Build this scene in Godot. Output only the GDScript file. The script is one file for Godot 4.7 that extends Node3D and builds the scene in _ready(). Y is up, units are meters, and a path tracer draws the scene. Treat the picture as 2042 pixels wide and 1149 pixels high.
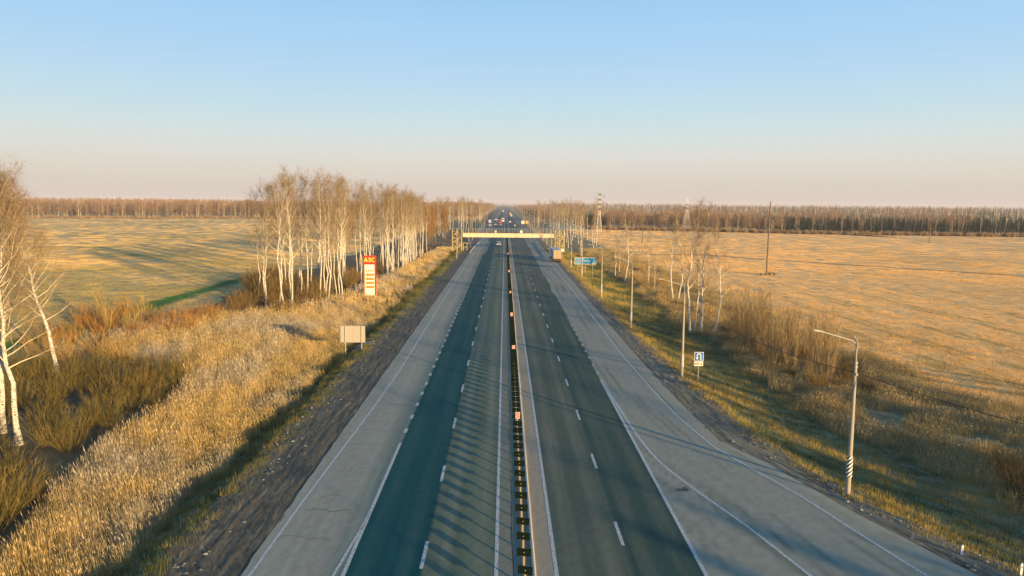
extends Node3D
# Four-lane highway between stubble fields at low sun, seen from a drone 18 m above the median.
# x to the right, -z along the road, y up; metres.

const SUN_EL := 7.2          # degrees above the horizon
const SHADOW_DIR := Vector2(-0.63, -0.777)   # x, z direction in which shadows fall

var rng := RandomNumberGenerator.new()
var noise_a := FastNoiseLite.new()
var noise_b := FastNoiseLite.new()
var taken := {}

func _ready():
	rng.seed = 20240417
	setup_view()
	setup_noise()
	build_materials()
	build_terrain()
	build_roads()
	build_cracks()
	build_markings()
	build_median()
	build_lamps()
	build_bridge()
	build_signs()
	build_traffic()
	build_power_line()
	build_trees()
	build_shrubs()
	build_grass()
	build_litter()

# ------------------------------------------------------------------ view and light
func setup_view():
	var cam := Camera3D.new()
	cam.name = "camera"
	cam.fov = 43.01
	cam.near = 0.3
	cam.far = 12000.0
	var b := Basis.from_euler(Vector3(deg_to_rad(-6.626), deg_to_rad(-0.604), 0.0))
	cam.transform = Transform3D(b * Basis(Vector3(0, 0, 1), deg_to_rad(0.5)), Vector3(0, 18.4, 0))
	add_child(cam)
	cam.current = true

	var e := Environment.new()
	e.background_mode = Environment.BG_SKY
	e.tonemap_mode = Environment.TONE_MAPPER_LINEAR
	e.tonemap_exposure = 2.05
	var sky := Sky.new()
	var sm := PanoramaSkyMaterial.new()
	sm.panorama = sky_texture()
	sky.sky_material = sm
	e.sky = sky
	e.background_energy_multiplier = 0.51
	e.sdfgi_enabled = true
	e.ssao_enabled = true
	e.ssil_enabled = true
	e.fog_enabled = true
	e.fog_density = 0.00011
	e.fog_light_color = Color(0.84, 0.82, 0.84)
	var we := WorldEnvironment.new()
	we.name = "world"
	we.environment = e
	add_child(we)

	var sun := DirectionalLight3D.new()
	sun.name = "sun"
	sun.light_energy = 1.6
	sun.light_color = Color(1.0, 0.845, 0.585)
	sun.light_angular_distance = 0.6
	sun.shadow_enabled = true
	var d := Vector3(SHADOW_DIR.x, -tan(deg_to_rad(SUN_EL)), SHADOW_DIR.y)
	sun.transform = Transform3D(Basis.looking_at(d.normalized(), Vector3.UP), Vector3(60, 40, 60))
	add_child(sun)

func sky_texture() -> ImageTexture:
	# clear air: pinkish haze at the horizon, blue above; the same in every direction
	var stops := [[-90.0, Color8(150, 136, 124)], [-1.0, Color8(204, 190, 180)], [0.0, Color8(210, 196, 186)], [1.0, Color8(213, 201, 190)], [2.4, Color8(218, 210, 198)], [3.8, Color8(217, 218, 211)],
		[5.2, Color8(208, 221, 221)], [7.2, Color8(193, 219, 230)], [9.4, Color8(180, 213, 236)], [12.0, Color8(168, 207, 239)], [16.0, Color8(151, 199, 236)], [25.0, Color8(122, 176, 226)], [45.0, Color8(96, 152, 210)], [90.0, Color8(70, 125, 190)]]
	var im := Image.create(16, 1024, false, Image.FORMAT_RGBAF)
	for y in 1024:
		var el := 90.0 - (y + 0.5) / 1024.0 * 180.0
		var c: Color = stops[0][1]
		for i in range(1, stops.size()):
			if el <= stops[i][0]:
				var t: float = clampf((el - stops[i - 1][0]) / (stops[i][0] - stops[i - 1][0]), 0.0, 1.0)
				t = t * t * (3.0 - 2.0 * t) * 0.35 + t * 0.65
				c = (stops[i - 1][1] as Color).srgb_to_linear().lerp((stops[i][1] as Color).srgb_to_linear(), t)
				break
			c = (stops[i][1] as Color).srgb_to_linear()
		for x in 16:
			im.set_pixel(x, y, Color(c.r, c.g, c.b, 1.0))
	return ImageTexture.create_from_image(im)

func setup_noise():
	noise_a.seed = 11
	noise_a.noise_type = FastNoiseLite.TYPE_SIMPLEX_SMOOTH
	noise_a.fractal_type = FastNoiseLite.FRACTAL_FBM
	noise_a.fractal_octaves = 4
	noise_a.frequency = 1.0
	noise_b.seed = 57
	noise_b.noise_type = FastNoiseLite.TYPE_SIMPLEX
	noise_b.fractal_type = FastNoiseLite.FRACTAL_NONE
	noise_b.frequency = 1.0

# ------------------------------------------------------------------ mesh helpers
class MB:
	var v := PackedVector3Array()
	var n := PackedVector3Array()
	var t := PackedVector2Array()
	var c := PackedColorArray()
	var i := PackedInt32Array()
	func put(p: Vector3, nn: Vector3, uv: Vector2, col: Color) -> int:
		v.append(p); n.append(nn); t.append(uv); c.append(col)
		return v.size() - 1
	func quad(a: Vector3, b: Vector3, d: Vector3, e: Vector3, col := Color.WHITE, uvs := [Vector2(0, 0), Vector2(1, 0), Vector2(1, 1), Vector2(0, 1)]):
		var nn := (e - a).cross(b - a).normalized()
		var k := v.size()
		put(a, nn, uvs[0], col); put(b, nn, uvs[1], col); put(d, nn, uvs[2], col); put(e, nn, uvs[3], col)
		i.append_array(PackedInt32Array([k, k + 1, k + 2, k, k + 2, k + 3]))
	func tri(a: Vector3, b: Vector3, d: Vector3, col := Color.WHITE):
		var nn := (d - a).cross(b - a).normalized()
		var k := v.size()
		put(a, nn, Vector2.ZERO, col); put(b, nn, Vector2(1, 0), col); put(d, nn, Vector2(0, 1), col)
		i.append_array(PackedInt32Array([k, k + 1, k + 2]))
	func box(at: Vector3, size: Vector3, col := Color.WHITE, bas := Basis.IDENTITY, chamfer := 0.0):
		# a box with its twelve edges cut when chamfer > 0
		var h := size * 0.5
		if chamfer <= 0.0:
			for ax in 3:
				for s in [-1.0, 1.0]:
					var nn := Vector3.ZERO; nn[ax] = s
					var u := Vector3.ZERO; u[(ax + 1) % 3] = 1.0
					var w := Vector3.ZERO; w[(ax + 2) % 3] = s
					var cc := nn * h
					var uu := u * h[(ax + 1) % 3]
					var ww := w * h[(ax + 2) % 3]
					quad(at + bas * (cc - uu - ww), at + bas * (cc - uu + ww), at + bas * (cc + uu + ww), at + bas * (cc + uu - ww), col)
			return
		var g := Vector3(minf(chamfer, h.x), minf(chamfer, h.y), minf(chamfer, h.z))
		for ax in 3:
			var b1 := (ax + 1) % 3
			var b2 := (ax + 2) % 3
			for s in [-1.0, 1.0]:
				var p := []
				for k in [[-1, -1], [1, -1], [1, 1], [-1, 1]]:
					var q := Vector3.ZERO
					q[ax] = s * h[ax]; q[b1] = k[0] * (h[b1] - g[b1]); q[b2] = k[1] * (h[b2] - g[b2])
					p.append(at + bas * q)
				face(p, bas * axis(ax, s), col)
				for s2 in [-1.0, 1.0]:
					var e := []
					for k in [-1.0, 1.0]:
						var q1 := Vector3.ZERO
						q1[ax] = s * h[ax]; q1[b1] = s2 * (h[b1] - g[b1]); q1[b2] = k * (h[b2] - g[b2])
						var q2 := Vector3.ZERO
						q2[ax] = s * (h[ax] - g[ax]); q2[b1] = s2 * h[b1]; q2[b2] = k * (h[b2] - g[b2])
						e.append([at + bas * q1, at + bas * q2])
					face([e[0][0], e[0][1], e[1][1], e[1][0]], bas * (axis(ax, s) + axis(b1, s2)).normalized(), col)
	func axis(a: int, s: float) -> Vector3:
		var q := Vector3.ZERO; q[a] = s
		return q
	func face(p: Array, nn: Vector3, col := Color.WHITE):
		var k := v.size()
		for q in p: put(q, nn, Vector2.ZERO, col)
		for j in range(1, p.size() - 1):
			if (p[j + 1] - p[0]).cross(p[j] - p[0]).dot(nn) > 0: i.append_array(PackedInt32Array([k, k + j, k + j + 1]))
			else: i.append_array(PackedInt32Array([k, k + j + 1, k + j]))
	func prism(pts: Array, z0: float, z1: float, xf := Transform3D.IDENTITY, col := Color.WHITE):
		# a flat outline in x, y drawn out from z0 to z1
		var poly := PackedVector2Array(pts)
		var ids := Geometry2D.triangulate_polygon(poly)
		for side in [[z0, -1.0], [z1, 1.0]]:
			for k in range(0, ids.size(), 3):
				var q := []
				for j in 3:
					var p2: Vector2 = poly[ids[k + j]]
					q.append(xf * Vector3(p2.x, p2.y, side[0]))
				face(q, xf.basis * Vector3(0, 0, side[1]), col)
		var ccw := not Geometry2D.is_polygon_clockwise(poly)
		for k in poly.size():
			var a := poly[k]
			var b := poly[(k + 1) % poly.size()]
			var d := b - a
			var nn := Vector3(d.y, -d.x, 0).normalized() * (1.0 if ccw else -1.0)
			face([xf * Vector3(a.x, a.y, z0), xf * Vector3(b.x, b.y, z0), xf * Vector3(b.x, b.y, z1), xf * Vector3(a.x, a.y, z1)], xf.basis * nn, col)
	func tube(pts: PackedVector3Array, radii: PackedFloat32Array, sides := 6, col := Color.WHITE, cap := true, vscale := 1.0, col2 := Color(-1, 0, 0)):
		var k0 := v.size()
		var up := Vector3(0.137, 0.21, 0.968).normalized()
		var len := 0.0
		var m := pts.size()
		for j in m:
			var d := (pts[mini(j + 1, m - 1)] - pts[maxi(j - 1, 0)]).normalized()
			if absf(d.dot(up)) > 0.95: up = Vector3(0.968, 0.11, 0.2).normalized()
			var x := d.cross(up).normalized()
			var y := x.cross(d).normalized()
			up = y
			if j > 0: len += pts[j].distance_to(pts[j - 1])
			var cc := col if col2.r < 0 else col.lerp(col2, float(j) / (m - 1))
			for s in sides + 1:
				var a := TAU * s / sides
				var nn := x * cos(a) + y * sin(a)
				put(pts[j] + nn * radii[j], nn, Vector2(float(s) / sides, len * vscale), cc)
		for j in m - 1:
			for s in sides:
				var a := k0 + j * (sides + 1) + s
				var b := a + sides + 1
				i.append_array(PackedInt32Array([a, a + 1, b + 1, a, b + 1, b]))
		if cap:
			for e in [0, m - 1]:
				var nn := (pts[e] - pts[1 if e == 0 else m - 2]).normalized()
				var p := []
				for s in sides: p.append(v[k0 + e * (sides + 1) + s])
				face(p, nn, col)
	func ribbon(a: Vector3, b: Vector3, d: Vector3, w: float, side: Vector3, col: Color):
		# a twig or blade in two pieces that ends in a point
		var k := v.size()
		var s := side * w * 0.5
		var s2 := side * w * 0.36
		v.append(a - s); v.append(a + s); v.append(b - s2); v.append(b + s2); v.append(d)
		for j in 5: c.append(col)
		i.append_array(PackedInt32Array([k, k + 1, k + 3, k, k + 3, k + 2, k + 2, k + 3, k + 4]))
	func blade(a: Vector3, b: Vector3, w: float, side: Vector3, col: Color):
		var k := v.size()
		v.append(a - side * w * 0.5); v.append(a + side * w * 0.5); v.append(b)
		for j in 3: c.append(col)
		i.append_array(PackedInt32Array([k, k + 1, k + 2]))
	func tube_plain(a: Vector3, b: Vector3, r: float, col: Color):
		# a three-sided tapering stem without normals of its own
		var k := v.size()
		for e in [[a, r], [b, r * 0.25]]:
			for s in 3:
				v.append(e[0] + Vector3(cos(TAU * s / 3.0), 0, sin(TAU * s / 3.0)) * e[1])
				c.append(col)
		for s in 3:
			var s2 := (s + 1) % 3
			i.append_array(PackedInt32Array([k + s, k + s2, k + 3 + s2, k + s, k + 3 + s2, k + 3 + s]))
	func mesh(m: Material, into: ArrayMesh = null) -> ArrayMesh:
		var out := into if into else ArrayMesh.new()
		var a := []
		a.resize(Mesh.ARRAY_MAX)
		a[Mesh.ARRAY_VERTEX] = v
		if n.size() == v.size(): a[Mesh.ARRAY_NORMAL] = n
		if t.size() == v.size(): a[Mesh.ARRAY_TEX_UV] = t
		a[Mesh.ARRAY_COLOR] = c
		a[Mesh.ARRAY_INDEX] = i
		out.add_surface_from_arrays(Mesh.PRIMITIVE_TRIANGLES, a)
		out.surface_set_material(out.get_surface_count() - 1, m)
		return out

func numbered(called: String) -> String:
	var k: int = taken.get(called, 0)
	taken[called] = k + 1
	return called if k == 0 else "%s_%03d" % [called, k]

func tag(o: Node, label: String, category: String, group := ""):
	o.set_meta("label", label)
	o.set_meta("category", category)
	if group: o.set_meta("group", group)

func thing(called: String, at: Vector3, label: String, category: String, group := "", turn := 0.0) -> Node3D:
	var o := Node3D.new()
	o.name = numbered(called)
	o.position = at
	o.rotation.y = turn
	tag(o, label, category, group)
	add_child(o)
	return o

func part(parent: Node, called: String, m: Mesh, at := Transform3D.IDENTITY) -> MeshInstance3D:
	var o := MeshInstance3D.new()
	o.name = called
	o.mesh = m
	o.transform = at
	parent.add_child(o, true)
	return o

func solo(called: String, m: Mesh, at: Transform3D, label: String, category: String, group := "") -> MeshInstance3D:
	var o := MeshInstance3D.new()
	o.name = numbered(called)
	o.mesh = m
	o.transform = at
	tag(o, label, category, group)
	add_child(o)
	return o

func copy(src: Node3D, called: String, xf: Transform3D, label: String, category: String, group := "") -> Node3D:
	var o: Node3D = src.duplicate()
	o.name = numbered(called)
	o.transform = xf
	tag(o, label, category, group)
	add_child(o)
	return o

func structure(called: String, m: Mesh, parent: Node = null) -> MeshInstance3D:
	var o := MeshInstance3D.new()
	o.name = called if parent else numbered(called)
	o.mesh = m
	if parent: parent.add_child(o, true)
	else:
		o.set_meta("kind", "structure")
		add_child(o)
	return o

func table(rows: Array, z: float) -> float:
	# rows of [z, x] with z falling
	if z >= rows[0][0]: return rows[0][1]
	for k in range(1, rows.size()):
		if z >= rows[k][0]:
			return lerpf(rows[k - 1][1], rows[k][1], (rows[k - 1][0] - z) / (rows[k - 1][0] - rows[k][0]))
	return rows[rows.size() - 1][1]

func pv(a: Array) -> PackedVector3Array: return PackedVector3Array(a)
func pf(a: Array) -> PackedFloat32Array: return PackedFloat32Array(a)

# ------------------------------------------------------------------ materials
var M := {}

func mat(called: String, lin: Color, rough := 0.85, metal := 0.0, vertex := false) -> StandardMaterial3D:
	var m := StandardMaterial3D.new()
	m.resource_name = called
	m.albedo_color = lin.linear_to_srgb()
	m.roughness = rough
	m.metallic = metal
	m.metallic_specular = 0.4
	m.vertex_color_use_as_albedo = vertex
	M[called] = m
	return m

func noise_image(px: int, freq: float, octaves: int, lo: float, hi: float, sd: int, sx := 1.0) -> Image:
	# seamless grain between two grey levels (linear), stored as sRGB
	var f := FastNoiseLite.new()
	f.seed = sd
	f.noise_type = FastNoiseLite.TYPE_SIMPLEX_SMOOTH
	f.frequency = freq
	f.fractal_octaves = octaves
	f.fractal_gain = 0.6
	var g := f.get_seamless_image(px, px)
	var im := Image.create(px, px, false, Image.FORMAT_RGB8)
	for y in px:
		for x in px:
			var k: float = clampf(g.get_pixel(x, y).r, 0.0, 1.0)
			var q := lerpf(lo, hi, k)
			im.set_pixel(x, y, Color(q, q, q).linear_to_srgb())
	return im

func tri_tex(m: StandardMaterial3D, tex: Texture2D, metres: float, stretch := Vector3.ONE):
	m.albedo_texture = tex
	m.uv1_triplanar = true
	m.uv1_world_triplanar = true
	m.uv1_scale = Vector3(1, 1, 1) / metres * stretch

func build_materials():
	var grain := ImageTexture.create_from_image(noise_image(512, 0.06, 5, 0.55, 1.35, 3))
	var grain2 := ImageTexture.create_from_image(noise_image(512, 0.02, 5, 0.62, 1.32, 9))
	var clod := ImageTexture.create_from_image(noise_image(512, 0.045, 5, 0.25, 1.6, 21))
	# ground sheets carry their colours on the vertices, the grain in a texture
	var a := mat("asphalt", Color(1, 1, 1), 0.88, 0.0, true)
	tri_tex(a, grain, 2.3)
	a.metallic_specular = 0.22
	var g := mat("soil", Color(1, 1, 1), 0.97, 0.0, true)
	var tilth := ImageTexture.create_from_image(noise_image(512, 0.09, 4, 0.62, 1.34, 27))
	tri_tex(g, tilth, 3.7)
	g.heightmap_enabled = true
	g.heightmap_texture = tilth
	g.heightmap_scale = 1.6
	var gr := mat("gravel", Color(1, 1, 1), 0.95, 0.0, true)
	tri_tex(gr, clod, 1.7)
	gr.heightmap_enabled = true
	gr.heightmap_texture = clod
	gr.heightmap_scale = 2.5
	var p := mat("road_paint", Color(0.50, 0.51, 0.47), 0.8)
	tri_tex(p, ImageTexture.create_from_image(noise_image(512, 0.035, 5, 0.05, 1.75, 33)), 2.9)
	var c := mat("concrete", Color(0.33, 0.295, 0.235), 0.9)
	tri_tex(c, grain2, 0.9)
	mat("kerb_concrete", Color(0.50, 0.45, 0.36), 0.9)
	tri_tex(M.kerb_concrete, grain2, 0.6)
	mat("seam_tar", Color(0.03, 0.04, 0.04), 0.8)
	mat("post_paint", Color(0.27, 0.18, 0.07), 0.85)
	mat("paddle_green", Color(0.003, 0.008, 0.005), 0.8)
	M.paddle_green.metallic_specular = 0.15
	mat("steel", Color(0.36, 0.35, 0.31), 0.6, 0.2)
	mat("dark_steel", Color(0.05, 0.06, 0.06), 0.6, 0.2)
	mat("lamp_head", Color(0.30, 0.29, 0.26), 0.6, 0.1)
	mat("lens", Color(0.6, 0.6, 0.58), 0.25)
	mat("cable_black", Color(0.02, 0.02, 0.02), 0.7)
	mat("white_paint", Color(0.78, 0.76, 0.72), 0.6)
	mat("black_paint", Color(0.02, 0.02, 0.02), 0.6)
	mat("sign_back", Color(0.37, 0.335, 0.28), 0.7, 0.1)
	mat("sign_blue", Color(0.004, 0.12, 0.42), 0.45)
	mat("sign_blue_big", Color(0.0, 0.15, 0.36), 0.45)
	mat("sign_red", Color(0.62, 0.025, 0.01), 0.5)
	mat("sign_orange", Color(0.58, 0.055, 0.018), 0.5)
	mat("sign_white", Color(0.66, 0.63, 0.57), 0.5)
	mat("sign_yellow", Color(0.75, 0.55, 0.08), 0.5)
	mat("sign_brown", Color(0.25, 0.12, 0.05), 0.6)
	mat("ochre_steel", Color(0.42, 0.32, 0.13), 0.6)
	mat("girder_paint", Color(0.66, 0.50, 0.345), 0.65)
	tri_tex(M.girder_paint, grain2, 3.0)
	mat("rail_blue", Color(0.16, 0.21, 0.26), 0.5, 0.2)
	mat("wood_pole", Color(0.16, 0.12, 0.08), 0.9)
	tri_tex(M.wood_pole, grain2, 0.5)
	mat("pylon_white", Color(0.55, 0.52, 0.47), 0.6)
	mat("pylon_dark", Color(0.07, 0.07, 0.08), 0.6)
	mat("tyre", Color(0.02, 0.02, 0.02), 0.9)
	mat("rim_grey", Color(0.3, 0.3, 0.3), 0.4, 0.6)
	var gl := mat("car_glass", Color(0.02, 0.03, 0.035), 0.08)
	gl.metallic_specular = 0.7
	mat("headlight", Color(0.8, 0.8, 0.78), 0.15)
	mat("tail_light", Color(0.4, 0.02, 0.01), 0.3)
	for k in [["white", Color(0.72, 0.72, 0.7)], ["black", Color(0.02, 0.02, 0.025)], ["silver", Color(0.36, 0.37, 0.38)], ["red", Color(0.42, 0.05, 0.04)], ["blue", Color(0.06, 0.12, 0.3)], ["orange", Color(0.5, 0.25, 0.07)], ["cream", Color(0.6, 0.54, 0.42)], ["pink", Color(0.5, 0.25, 0.24)]]:
		var m := mat("car_" + k[0], k[1], 0.35)
		m.clearcoat_enabled = true
		m.clearcoat = 0.6
	mat("trailer_side", Color(0.38, 0.40, 0.42), 0.6)
	tri_tex(M.trailer_side, grain2, 4.0)
	mat("trailer_rear", Color(0.40, 0.285, 0.15), 0.65)
	tri_tex(M.trailer_rear, grain2, 1.5)
	mat("stone", Color(0.25, 0.24, 0.22), 0.95)
	mat("trash_white", Color(0.6, 0.62, 0.64), 0.7)
	# vegetation: colours on the vertices and copies
	var bark := mat("birch_bark", Color(1, 1, 1), 0.85, 0.0, true)
	bark.albedo_texture = ImageTexture.create_from_image(bark_image())
	var limb := mat("birch_limb", Color(1, 1, 1), 0.9, 0.0, true)
	var twig := mat("twig", Color(1, 1, 1), 0.95, 0.0, true)
	var grass := mat("dry_grass", Color(1, 1, 1), 0.95, 0.0, true)
	for m in [limb, twig, grass]: m.specular_mode = BaseMaterial3D.SPECULAR_DISABLED
	grass.backlight_enabled = true
	grass.backlight = Color(0.35, 0.3, 0.2)
	var st := mat("hazard_stripes", Color(1, 1, 1), 0.6)
	st.albedo_texture = stripe_image(Color(0.78, 0.76, 0.7), Color(0.025, 0.022, 0.02), 5, 1.1)
	var sr := mat("marker_stripes", Color(1, 1, 1), 0.6)
	sr.albedo_texture = stripe_image(Color(0.50, 0.43, 0.36), Color(0.50, 0.05, 0.02), 3, 0.5)

func stripe_image(one: Color, two: Color, count: int, slope: float) -> ImageTexture:
	# painted diagonal warning stripes
	var im := Image.create(128, 256, false, Image.FORMAT_RGB8)
	for y in 256:
		for x in 128:
			var k := fposmod(y / 256.0 * count + x / 128.0 * slope * 2.0, 1.0)
			im.set_pixel(x, y, (one if k < 0.5 else two).linear_to_srgb())
	return ImageTexture.create_from_image(im)

func bark_image() -> Image:
	# the whole trunk from foot (v = 0) to tip (v = 1): chalk white with lenticels, dark cracked bark at the foot, browner above
	var r := RandomNumberGenerator.new()
	r.seed = 5
	var w := 128
	var h := 1024
	var im := Image.create(w, h, false, Image.FORMAT_RGB8)
	for y in h:
		for x in w:
			var q := 0.5 + 0.5 * noise_a.get_noise_2d(cos(TAU * x / w) * 1.2 + 40.0, y * 0.02 + sin(TAU * x / w) * 1.2)
			var c := Color(0.46, 0.42, 0.34).lerp(Color(0.68, 0.64, 0.56), q)
			im.set_pixel(x, y, c.linear_to_srgb())
	for k in 1500:
		var y := int(pow(r.randf(), 0.8) * h)
		var x := r.randi() % w
		var l := r.randi_range(5, 26)
		var t := 1 if r.randf() < 0.6 else 2
		var c := Color(0.06, 0.05, 0.04).lerp(Color(0.3, 0.26, 0.2), r.randf())
		for yy in t:
			for xx in l: im.set_pixel((x + xx) % w, clampi(y + yy, 0, h - 1), c.linear_to_srgb())
	for k in 130:   # black scars, crowded near the foot
		var y := int(pow(r.randf(), 2.6) * h * 0.8)
		var x := r.randi() % w
		var rx := r.randi_range(4, 12)
		var ry := r.randi_range(1, 4)
		for yy in range(-ry, ry + 1):
			for xx in range(-rx, rx + 1):
				if absf(float(xx) / rx) + absf(float(yy) / ry) < 0.75 + 0.5 * r.randf():
					im.set_pixel(posmod(x + xx, w), clampi(y + yy, 0, h - 1), Color(0.045, 0.04, 0.035).linear_to_srgb())
	return im

# ------------------------------------------------------------------ lie of the land
const ROAD_L := -12.95
const EDGE_R := [[60.0, 60.0], [0.0, 46.0], [-20.0, 34.0], [-30.0, 27.0], [-34.6, 23.9], [-42.3, 21.2], [-50.9, 18.9], [-55.4, 17.0], [-70.8, 16.4], [-94.0, 16.15], [-154.0, 16.3], [-700.0, 16.3], [-4000.0, 16.3]]
const GRAVEL_R := [[60.0, 66.0], [0.0, 51.0], [-20.0, 38.0], [-34.6, 26.2], [-45.0, 22.0], [-52.6, 20.6], [-65.4, 19.6], [-90.0, 18.8], [-154.0, 18.7], [-4000.0, 18.7]]
const LINE_R := [[60.0, 50.0], [0.0, 36.5], [-20.0, 27.5], [-30.0, 22.9], [-34.6, 21.3], [-37.9, 20.5], [-45.0, 18.9], [-49.0, 17.6], [-54.2, 16.1], [-62.1, 15.2], [-71.7, 14.85], [-87.5, 14.5], [-159.0, 14.6], [-340.0, 13.2], [-4000.0, 13.2]]
const GORE := [[-20.0, 19.5], [-28.0, 17.1], [-34.5, 15.45], [-40.2, 14.1], [-44.7, 12.75], [-48.5, 11.75], [-51.9, 11.1], [-56.5, 10.75], [-61.3, 10.6], [-68.0, 10.42], [-75.4, 10.28]]

func gravel_left(z: float) -> float:
	return -17.3 + 0.4 * noise_a.get_noise_1d(z * 0.035) + 0.25 * noise_b.get_noise_1d(z * 0.31)

func gravel_right(z: float) -> float:
	return table(GRAVEL_R, z) + 0.35 * noise_a.get_noise_1d(z * 0.04 + 90.0) + 0.2 * noise_b.get_noise_1d(z * 0.3 + 7.0)

func shoulder_y(x: float, z: float) -> float:
	# ruts and windrows of the gravel shoulders, drawn out along the road
	var inner := ROAD_L if x < 0.0 else table(EDGE_R, z)
	var outer := gravel_left(z) if x < 0.0 else gravel_right(z)
	var t := clampf((x - inner) / (outer - inner), 0.0, 1.2)
	var d := x - inner
	return -0.03 - 0.09 * t + 0.055 * noise_a.get_noise_2d(d * 1.1 + signf(x) * 40.0, z * 0.14) + 0.014 * noise_a.get_noise_2d(x * 2.3, z * 1.4) * (0.4 + t)

func shoulder_color(x: float, z: float) -> Color:
	var inner := ROAD_L if x < 0.0 else table(EDGE_R, z)
	var outer := gravel_left(z) if x < 0.0 else gravel_right(z)
	var t := (x - inner) / (outer - inner)
	var d := x - inner
	var rut := noise_a.get_noise_2d(d * 1.2 + 20.0, z * 0.10)
	var rut2 := noise_a.get_noise_2d(d * 3.0 + 3.0, z * 0.16)
	var mottle := noise_a.get_noise_2d(x * 1.1, z * 0.8)
	var spot := noise_a.get_noise_2d(x * 0.25 + 70.0, z * 0.12)
	var c := Color(0.125, 0.105, 0.068) if x < 0.0 else Color(0.18, 0.165, 0.115)
	c = c.lerp(Color(0.062, 0.060, 0.042), clampf(0.2 + rut * 1.1 + mottle * 0.9, 0.0, 0.9))
	c = c.lerp(Color(0.34, 0.26, 0.145), clampf(rut2 * 1.5 + mottle * 0.5 - 0.4 + 0.35 * smoothstep(0.5, 0.75, t) * smoothstep(1.0, 0.85, t), 0.0, 0.75))
	c = c.lerp(Color(0.05, 0.06, 0.05), clampf(spot * 2.0 - 0.45 + rut * 0.4, 0.0, 0.7))
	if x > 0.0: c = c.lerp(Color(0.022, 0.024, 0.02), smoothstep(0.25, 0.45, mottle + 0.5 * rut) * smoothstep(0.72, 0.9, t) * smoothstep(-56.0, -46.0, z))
	var k := 1.0 + 0.3 * noise_b.get_noise_2d(x * 3.7, z * 3.7)
	return Color(c.r * k, c.g * k, c.b * k)

func land(x: float, z: float) -> float:
	var gl := gravel_left(z)
	var gr := gravel_right(z)
	var y := -0.05
	if x < gl:
		var t := clampf((gl - x) / 4.2, 0.0, 1.0)
		y = lerpf(-0.12, -1.85, t)
		y += (0.10 * noise_a.get_noise_2d(x * 0.35, z * 0.35)) * t
		var f := smoothstep(-52.0, -66.0, x)
		y += 0.45 * f
	elif x > gr:
		var t := clampf((x - gr) / 9.5, 0.0, 1.0)
		y = lerpf(-0.10, -2.0, t * (1.6 - 0.6 * t))
		y += (0.14 * noise_a.get_noise_2d(x * 0.3, z * 0.3 + 50.0)) * minf(t * 2.0, 1.0)
		y += 0.35 * smoothstep(44.0, 56.0, x)
	elif x < ROAD_L or x > table(EDGE_R, z):
		y = shoulder_y(x, z) - 0.12
	var d := Vector2(x, z).length()
	if d > 200.0:
		var far := smoothstep(60.0, 260.0, absf(x))
		y += far * (0.9 * noise_a.get_noise_2d(x * 0.003, z * 0.003) * smoothstep(200.0, 500.0, d))
		var hill := smoothstep(620.0, 2600.0, d) * smoothstep(40.0, 300.0, absf(x))
		y += hill * ((8.5 if x > 0 else 5.0) + 5.0 * noise_a.get_noise_2d(x * 0.0009 + 3.0, z * 0.0009))
	return y

func axis_steps(from: float, to: float, dense_lo: float, dense_hi: float, step: float, grow: float) -> PackedFloat32Array:
	var out := PackedFloat32Array()
	var k := dense_lo
	var left := []
	var s := step
	while k > from:
		s *= grow
		k -= s
		left.append(maxf(k, from))
	left.reverse()
	for q in left: out.append(q)
	k = dense_lo
	while k < dense_hi:
		out.append(k)
		k += step
	s = step
	while k < to:
		out.append(k)
		s *= grow
		k += s
	out.append(to)
	return out

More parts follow.
